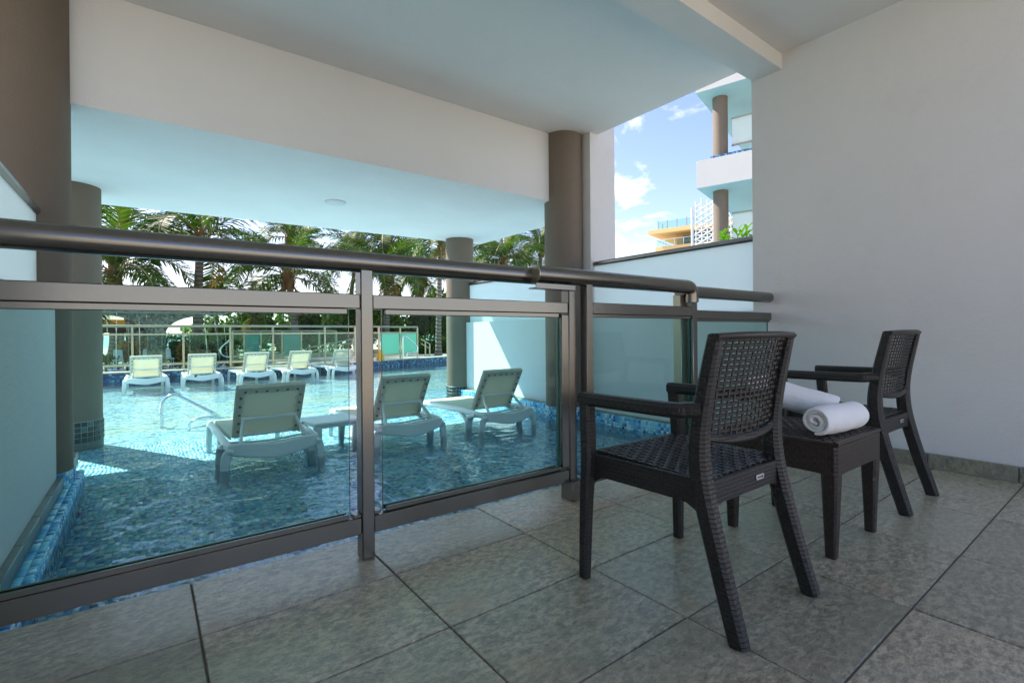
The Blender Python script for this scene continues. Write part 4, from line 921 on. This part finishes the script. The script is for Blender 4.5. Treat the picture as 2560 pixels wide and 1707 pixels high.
fib = MB()
for i in range(34):
    a = i*2.4; r_ = 0.12+0.05*math.sin(i*3.1); z = -0.5+0.55*(i/34); fib.sweep([(r_*math.cos(a), r_*math.sin(a), z), (1.35*r_*math.cos(a), 1.35*r_*math.sin(a), z+0.22), (1.9*r_*math.cos(a), 1.9*r_*math.sin(a), z+0.36)], [(0.09, 0.03), (0.06, 0.02), (0.02, 0.01)], (0, 0.1, 1))
fib_me = fib.mesh('crown_base', 'fiber')
nutm = MB()
for i in range(7):
    a = i*0.9; nutm.lathe([(0.005, -0.12), (0.07, -0.08), (0.095, 0), (0.07, 0.09), (0.005, 0.12)], (0.2*math.cos(a), 0.2*math.sin(a), -0.18-0.04*(i % 3)), 8)
nut_me = nutm.mesh('coconuts', 'rachis')
def palm(label, top, nf, scale=1.0, lean=(0, 0), seed=0, dry=1, base_z=0.03, nuts=False, trunk=True):
    rnd = random.Random(seed); bx_, by_ = top[0]-lean[0], top[1]-lean[1]
    t = thing('palm_tree', label, 'palm tree', (bx_, by_, base_z), 0, 'coconut palms along the beach')
    h = top[2]-base_z; tp = Vector((lean[0], lean[1], h))
    pth = loft([(0, 0, 0), (lean[0]*0.15, lean[1]*0.15, h*0.3), (lean[0]*0.5, lean[1]*0.5, h*0.65), tp], 8); nk = len(pth)
    MB().tube(pth, [0.78*(0.17-0.055*(i/nk)+0.07*max(0, 1-i/3))*scale*(1+0.05*(i % 2)) for i in range(nk)], 12, (0, 1, 0)).build('trunk', 'bark', t)
    put('crown_base', fib_me, t, tp, (0, 0, rnd.uniform(0, 6)), (scale,)*3)
    if nuts: put('coconuts', nut_me, t, tp, (0, 0, 1), (scale,)*3)
    nf = int(nf*0.85)
    for i in range(nf):
        az = i*2.39996+rnd.uniform(-0.25, 0.25); f = i/nf
        el = R(62-88*f+rnd.uniform(-9, 9)); me = FR[min(3, int(f*4))] if rnd.random() < 0.7 else rnd.choice(FR)
        put('frond', me, t, tp+Vector((0, 0, 0.05)), (rnd.uniform(-0.25, 0.25), -el+R(8), az), (scale*rnd.uniform(0.85, 1.1),)*3)
    for i in range(dry): put('dry_frond', DRY, t, tp+Vector((0, 0, -0.1)), (0.2, R(50+rnd.uniform(0, 20)), rnd.uniform(0, 6.28)), (scale,)*3)
    return t
palm('bushy palm whose low crown fills the gap beside the far tiled column', (-0.75, 19.0, 2.75), 22, 1.05, (-0.5, 0.3), 1)
palm('straight palm with a bare trunk rising behind the mosaic pillar', (1.52, 20.0, 4.2), 17, 1.2, (0.12, 0), 2, 1, nuts=True)
palm('tall palm behind the bushy one, only its crown seen under the overhang', (-0.60, 24.0, 5.6), 14, 1.2, (0.4, 0), 3)
palm('slim palm with upright wind-blown fronds beyond the straight palm', (5.74, 26.0, 5.6), 15, 1.1, (0.5, 0), 4)
palm('drooping palm with a low crown behind the second glass fence', (4.55, 21.0, 3.15), 18, 1.25, (-0.3, 0), 5)
palm('young palm with a few thin raised fronds, seen against pale sky', (2.66, 27.0, 2.5), 10, 0.8, (0, 0), 6, 0)
palm('tall palm with loose fronds at the back of the grove', (9.4, 27.0, 5.3), 18, 1.0, (0.5, 0), 7)
palm('dense palm with broad crown behind the palm with brown crown base', (10.0, 24.0, 5.4), 17, 1.2, (0.2, 0), 8)
palm('palm with brown fibrous crown base behind the clear glass', (9.15, 22.0, 3.7), 16, 1.15, (0.1, 0), 9, 3, nuts=True)
palm('tall palm with ringed trunk and ragged brown crown base by the tiled column', (9.05, 16.6, 4.35), 12, 0.85, (0.15, 0), 10, 5)
palm('dark palm between the overhang corner and the mosaic-footed column', (17.4, 24.0, 5.2), 24, 1.25, (0.3, 0), 11)
palm('palm half hidden behind the mosaic-footed column', (22.0, 26.0, 6.7), 22, 1.3, (0.3, 0), 12)
palm('palm in the second row behind the ringed trunk', (14.0, 28.0, 4.3), 22, 1.2, (0.3, 0), 13)
palm('far palm beyond the frosted panes of the partition', (18.9, 30.0, 4.6), 22, 1.3, (0.1, 0), 16)
palm('short palm with yellowing fronds over the ramp rails', (3.6, 22.5, 1.75), 16, 0.85, (0, 0), 18, 3)
for i, (x, y, r_, h_, lab) in enumerate(((5.0, 24, 1.7, 1.25, 'dark shrub under the drooping palm'), (7.2, 23, 1.8, 1.35, 'dark shrub behind the ramp rails'), (9.8, 25.5, 2.1, 1.6, 'dark shrub behind the palm with brown crown base'), (12.2, 23.0, 1.9, 1.6, 'dark shrub behind the ladder rail'), (14.6, 25, 2.2, 1.8, 'tallest dark shrub behind the clipped bright hedge'), (17.5, 27, 2.2, 1.4, 'broad dark shrub deep in the grove behind the tallest shrub'), (3.2, 28, 1.8, 1.0, 'low dark shrub by the sea behind the hedge'))):
    bush('shrub', lab, 'shrub', (x, y, 0.03), (r_, r_*0.7, h_), 2200, 0.26, 'hedge', 40+i, 'dark shrubs under the palms', 7)
bush('hedge', 'clipped green hedge behind the mosaic pillar and glass fence', 'hedge', (1.45, 19.0, 0.03), (0.98, 0.4, 0.38), 2600, 0.085, 'hedge', 60, boxy=True)
bush('hedge', 'clipped bright hedge beside the step rail and ringed palm trunk', 'hedge', (10.3, 18.6, 0.03), (1.6, 0.5, 0.31), 3000, 0.09, 'hedge', 61, boxy=True)
bush('croton_bush', 'orange and yellow croton bush beside the mosaic pillar', 'shrub', (-0.30, 17.6, 0.03), (0.36, 0.3, 0.40), 700, 0.12, 'croton', 62, 'croton bushes', 6)
bush('croton_bush', 'small yellow croton bush at the end of the clipped hedge', 'shrub', (0.95, 17.9, 0.03), (0.18, 0.2, 0.33), 350, 0.11, 'croton', 63, 'croton bushes', 4)
bush('flower_bush', 'low leafy bush behind the white chair nearest the tiled column', 'shrub', (-0.85, 17.3, 0.03), (0.3, 0.25, 0.18), 420, 0.09, 'hedge', 64, None, 4)
bush('flower_bush', 'red flowering bush on top of the clipped bright hedge', 'shrub', (10.35, 19.2, 0.55), (0.16, 0.15, 0.11), 90, 0.08, 'red', 65, None, 3)
# white garden chairs
def garden_chair(loc, rz, label):
    t = thing('garden_chair', label, 'chair', loc, R(rz), 'white plastic chairs by the upper basin')
    MB().sweep([(0, 0.16, 0.20), (0, 0.20, 0.34), (0, 0.24, 0.46)], [(0.21, 0.02), (0.21, 0.02), (0.19, 0.015)], (0, 1, 0), 0.3).build('backrest', 'plastic', t); MB().rbox((0, 0, 0.185), (0.25, 0.34, 0.03), 0.012).build('seat', 'plastic', t)
    for sx in (-1, 1):
        for sy in (-1, 1): MB().sweep([(sx*0.10, sy*0.13, 0), (sx*0.09, sy*0.12, 0.175)], (0.02, 0.02), (0, 1, 0)).build('leg', 'plastic', t)
    return t
garden_chair((-0.615, 17.0, 0.03), 3, 'white plastic chair in front of the leafy bush'); garden_chair((0.50, 17.05, 0.03), 10, 'white plastic chair at the hedge end, next to the mosaic pillar'); garden_chair((0.02, 17.1, 0.03), 0, 'white plastic chair half hidden behind the mosaic pillar')
# beach bar with canopy
hut = thing('beach_bar', 'dark beach bar under a cream and orange canvas roof with a notice board', 'beach bar', (-0.85, 24.0, 0.03))
MB().add([(-1.9, 22.8, 1.46), (0.12, 22.8, 1.46), (0.12, 25.2, 1.46), (-1.9, 25.2, 1.46), (-0.88, 24.0, 1.85), (-1.4, 23.4, 1.70), (-0.36, 23.4, 1.70), (-0.36, 24.6, 1.70), (-1.4, 24.6, 1.70)], [(0, 1, 6, 5), (1, 2, 7, 6), (2, 3, 8, 7), (3, 0, 5, 8), (5, 6, 4), (6, 7, 4), (7, 8, 4), (8, 5, 4)]).build('canopy', 'canvas', hut, True, smooth=False)
vl = MB()
for a, b in (((-1.9, 22.8), (0.12, 22.8)), ((0.12, 22.8), (0.12, 25.2)), ((-1.9, 25.2), (-1.9, 22.8))): vl.add([(*a, 1.25), (*b, 1.25), (*b, 1.458), (*a, 1.458)], [(0, 1, 2, 3)])
vl.build('valance', 'orange', hut, True, smooth=False)
MB().span(-1.8, 0.0, 23.2, 24.8, 0.98, 1.2).build('shelf', 'darkwood', hut, True, smooth=False); MB().span(-0.62, 0.0, 23.3, 24.0, 0.03, 0.98).build('counter', 'darkwood', hut, True, smooth=False)
for x in (-1.78, -0.02):
    for y in (23.0, 25.0): MB().box((x, y, 0.74), (0.09, 0.09, 1.42)).build('post', 'darkwood', hut, True)
for x in (-1.35, -0.98, -0.75): MB().tube([(x, 23.1, 0.03), (x+0.03, 23.1, 0.98)], 0.085, 8).build('trunk_post', 'bark', hut, True)
bd = MB().span(-0.62, 0.02, 22.9, 22.94, 0.80, 1.06).build('notice_board', 'board', hut, True, smooth=False)
tx = MB()
for i in range(5): tx.span(-0.58, -0.05-0.06*(i % 3), 22.893, 22.898, 1.02-0.045*i, 1.030-0.045*i)
tx.build('lettering', 'plastic', bd, smooth=False).location = (0.85, -24.0, -0.03)

# ================================================================ NEIGHBOUR WING, SCREEN, OCHRE HOTEL
NB = math.atan2(-0.963, 0.269)
def pl(depth, px): lat = (px-1280)/1223.5*depth; p = fw*depth+rt*lat; return Vector((p.x, p.y, 0))
E0 = pl(15.0, 1744)
nb = thing('hotel_wing', 'white hotel wing with stacked balconies, taupe columns and teal undersides', 'building', (E0.x, E0.y, 0), NB)
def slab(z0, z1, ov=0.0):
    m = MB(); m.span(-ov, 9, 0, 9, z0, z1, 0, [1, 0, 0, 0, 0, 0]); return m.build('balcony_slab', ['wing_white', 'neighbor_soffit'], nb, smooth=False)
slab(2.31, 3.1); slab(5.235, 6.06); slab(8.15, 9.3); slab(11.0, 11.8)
for z0, z1 in ((0, 2.31), (3.1, 5.235), (6.06, 8.15), (9.3, 11.0)): MB().cyl((0.5, 0.8), 0.222, z0, z1, 40).build('column', 'column', nb)
for zb in (3.1, 6.06, 9.3):
    MB().span(0.28, 8.9, 0.52, 0.62, zb, zb+0.24).build('mosaic_parapet', 'mos_navy', nb, smooth=False); MB().span(0.28, 0.38, 0.63, 8.9, zb, zb+0.24).build('mosaic_parapet', 'mos_navy', nb, smooth=False)
    MB().span(0.80, 5, 1.00, 1.02, zb+0.62, zb+1.42).build('frosted_pane', 'frosted', nb, smooth=False)
    MB().tube([(0.78, 1.01, zb+1.44), (5, 1.01, zb+1.44)], 0.025, 10).build('pane_rail', 'steel', nb); MB().tube([(0.78, 1.01, zb+0.60), (5, 1.01, zb+0.60)], 0.03, 10).build('pane_rail', 'steel', nb)
    for x in (1.75, 3.2): MB().box((x, 1.01, zb+0.3), (0.06, 0.06, 0.58)).build('post', 'steel', nb)
    MB().span(1.5, 8.9, 3.2, 3.4, zb, zb+2.0).build('wall', 'white', nb, smooth=False)
    MB().span(2.0, 4.2, 3.16, 3.198, zb, zb+1.9).build('window', 'window', nb, smooth=False)
# planter shrub in front of the wing
pb = pl(11.5, 1868)
plant = thing('leafy_plant', 'bright green plant with upright glossy leaves above the partition rail', 'plant', (pb.x, pb.y, 2.35))
lfm = MB()
Pn = [[Vector((0, 0, 0)), Vector((0, 0, 0))], [Vector((-0.022, 0.012, 0.06)), Vector((0.022, 0.012, 0.06))], [Vector((-0.036, 0.0, 0.12)), Vector((0.036, 0.0, 0.12))], [Vector((-0.03, -0.016, 0.165)), Vector((0.03, -0.016, 0.165))], [Vector((-0.006, -0.022, 0.19)), Vector((0.006, -0.022, 0.19))]]
lfm.sheet(Pn, 5, 2); leaf_me = lfm.mesh('leaf', 'broad', recalc=False)
rnd = random.Random(5)
for c in range(15):
    side_ = rnd.uniform(-0.72, 0.55); topz = 0.55+0.33*(side_+0.72)/1.2+rnd.uniform(-0.15, 0.22); b0 = rt*side_+fw*rnd.uniform(-0.2, 0.2); b0 = Vector((b0.x, b0.y, topz))
    MB().tube([(b0.x*0.5, b0.y*0.5, 0), tuple(b0)], 0.010, 6).build('stem', 'hedge_core', plant)
    for i in range(9): put('leaf', leaf_me, plant, b0+Vector((0, 0, -0.02*i)), (R(rnd.uniform(15, 30)+i*7), 0, i*2.4+rnd.uniform(-.3, .3)), (rnd.uniform(0.85, 1.25),)*3)
plp = tag(MB().span(pb.x-0.9, pb.x+0.9, pb.y-0.4, pb.y+0.4, PF, 2.36).build('planter', 'white', smooth=False), 'white raised planter under the bright green plant', 'planter')
# lattice screen
sc_d = 19.0; sp = pl(sc_d, 1733)
scr = thing('lattice_screen', 'white open lattice screen of triangles beside the ochre building', 'screen', (sp.x, sp.y, 0), NB)
px = sc_d/1223.5; dx_, dy_ = 11.6*px*1.18, 13.5*px
z_at = lambda y: CAMH+(826.5-y)*px
zb_, zt_ = z_at(640), z_at(513)
strut_v = MB().tube([(0, 0, -dy_/2), (0, 0, -dy_*0.2), (0, 0, dy_*0.2), (0, 0, dy_/2)], [0.042, 0.028, 0.028, 0.042], 8, (0, 1, 0)).mesh('strut', 'white')
hl = math.hypot(dx_, dy_/2)/2; strut_d = MB().tube([(-hl, 0, 0), (-hl*0.4, 0, 0), (hl*0.4, 0, 0), (hl, 0, 0)], [0.042, 0.028, 0.028, 0.042], 8).mesh('strut', 'white')
ang = math.atan2(dy_/2, dx_)
MB().tube([(0, 0, zb_), (0, 0, z_at(519))], 0.05, 10).build('edge_post', 'white', scr)
for i in range(1, 8):
    x = -0.02+i*dx_*0.95; x = 0.08+ (i-1)*dx_+0.06
    for j in range(11):
        z = zb_+dy_*(j+(0.5 if i % 2 else 0))
        if z > zt_+0.15: continue
        put('strut', strut_v, scr, (x, 0, z))
        if z < zt_-0.1:
            for s in (-1, 1): put('strut', strut_d, scr, (x+dx_/2, 0, z+dy_*0.5+s*dy_/4), (0, -s*ang, 0))
            if i == 1:
                for s in (-1, 1): put('strut', strut_d, scr, (x-dx_/2*0.25, 0, z+dy_*0.5+s*dy_/16), (0, s*ang, 0), (0.25, 1, 1))
# ochre building
OD = 60.0; px = OD/1223.5; oc = pl(OD, 1622); zz = lambda y: CAMH+(826.5-y)*px
ob = thing('ochre_hotel', 'ochre hotel top floor with deep roof overhang, window band and glass balcony', 'building', (oc.x, oc.y, 0), NB)
MB().span(0, 22, 0, 16, zz(585), zz(575.2)).build('roof', 'ochre', ob, smooth=False)
MB().span(2.6, 22, 2.6, 15, zz(617), zz(585)-0.003).build('wall', 'ochre', ob, smooth=False)
MB().span(0.7, 22, 0.5, 15.5, zz(660), zz(617)-0.003).build('lower_storey', 'ochre', ob, smooth=False)
for i in range(9): MB().span(3.4+i*1.25, 4.55+i*1.25, 2.5, 2.597, zz(608), zz(589)).build('window', 'window', ob, smooth=False)
for i in range(15):
    MB().box((0.8+i*1.1, 0.7, zz(617)+0.42), (0.07, 0.07, 0.84)).build('balcony_post', 'plastic', ob); MB().span(0.84+i*1.1, 1.86+i*1.1, 0.69, 0.71, zz(617)+0.05, zz(617)+0.76).build('balcony_pane', 'glass_far', ob, smooth=False)
MB().box((8.5, 0.7, zz(617)+0.86), (15.5, 0.09, 0.06)).build('balcony_rail', 'plastic', ob)
for i in range(5): MB().box((0.8, 1.8+i*1.1, zz(617)+0.42), (0.07, 0.07, 0.84)).build('balcony_post', 'plastic', ob)
MB().box((0.8, 4.0, zz(617)+0.86), (0.09, 6.5, 0.06)).build('balcony_rail', 'plastic', ob)
for i in range(9):
    MB().box((1.1+i*1.15, 0.5, zz(575.2)+0.55), (0.09, 0.09, 1.1)).build('screen_post', 'steel', ob); MB().span(1.16+i*1.15, 2.19+i*1.15, 0.49, 0.51, zz(575.2)+0.08, zz(575.2)+1.0).build('screen_pane', 'glass_far', ob, smooth=False)
for i in range(4): MB().box((1.1, 2.0+i*1.5, zz(575.2)+0.5), (0.09, 0.09, 1.0)).build('screen_post', 'steel', ob)
MB().span(0, 22, 0.5, 15.5, -0.6, zz(660)-0.003).build('base_storeys', 'ochre', ob, smooth=False)
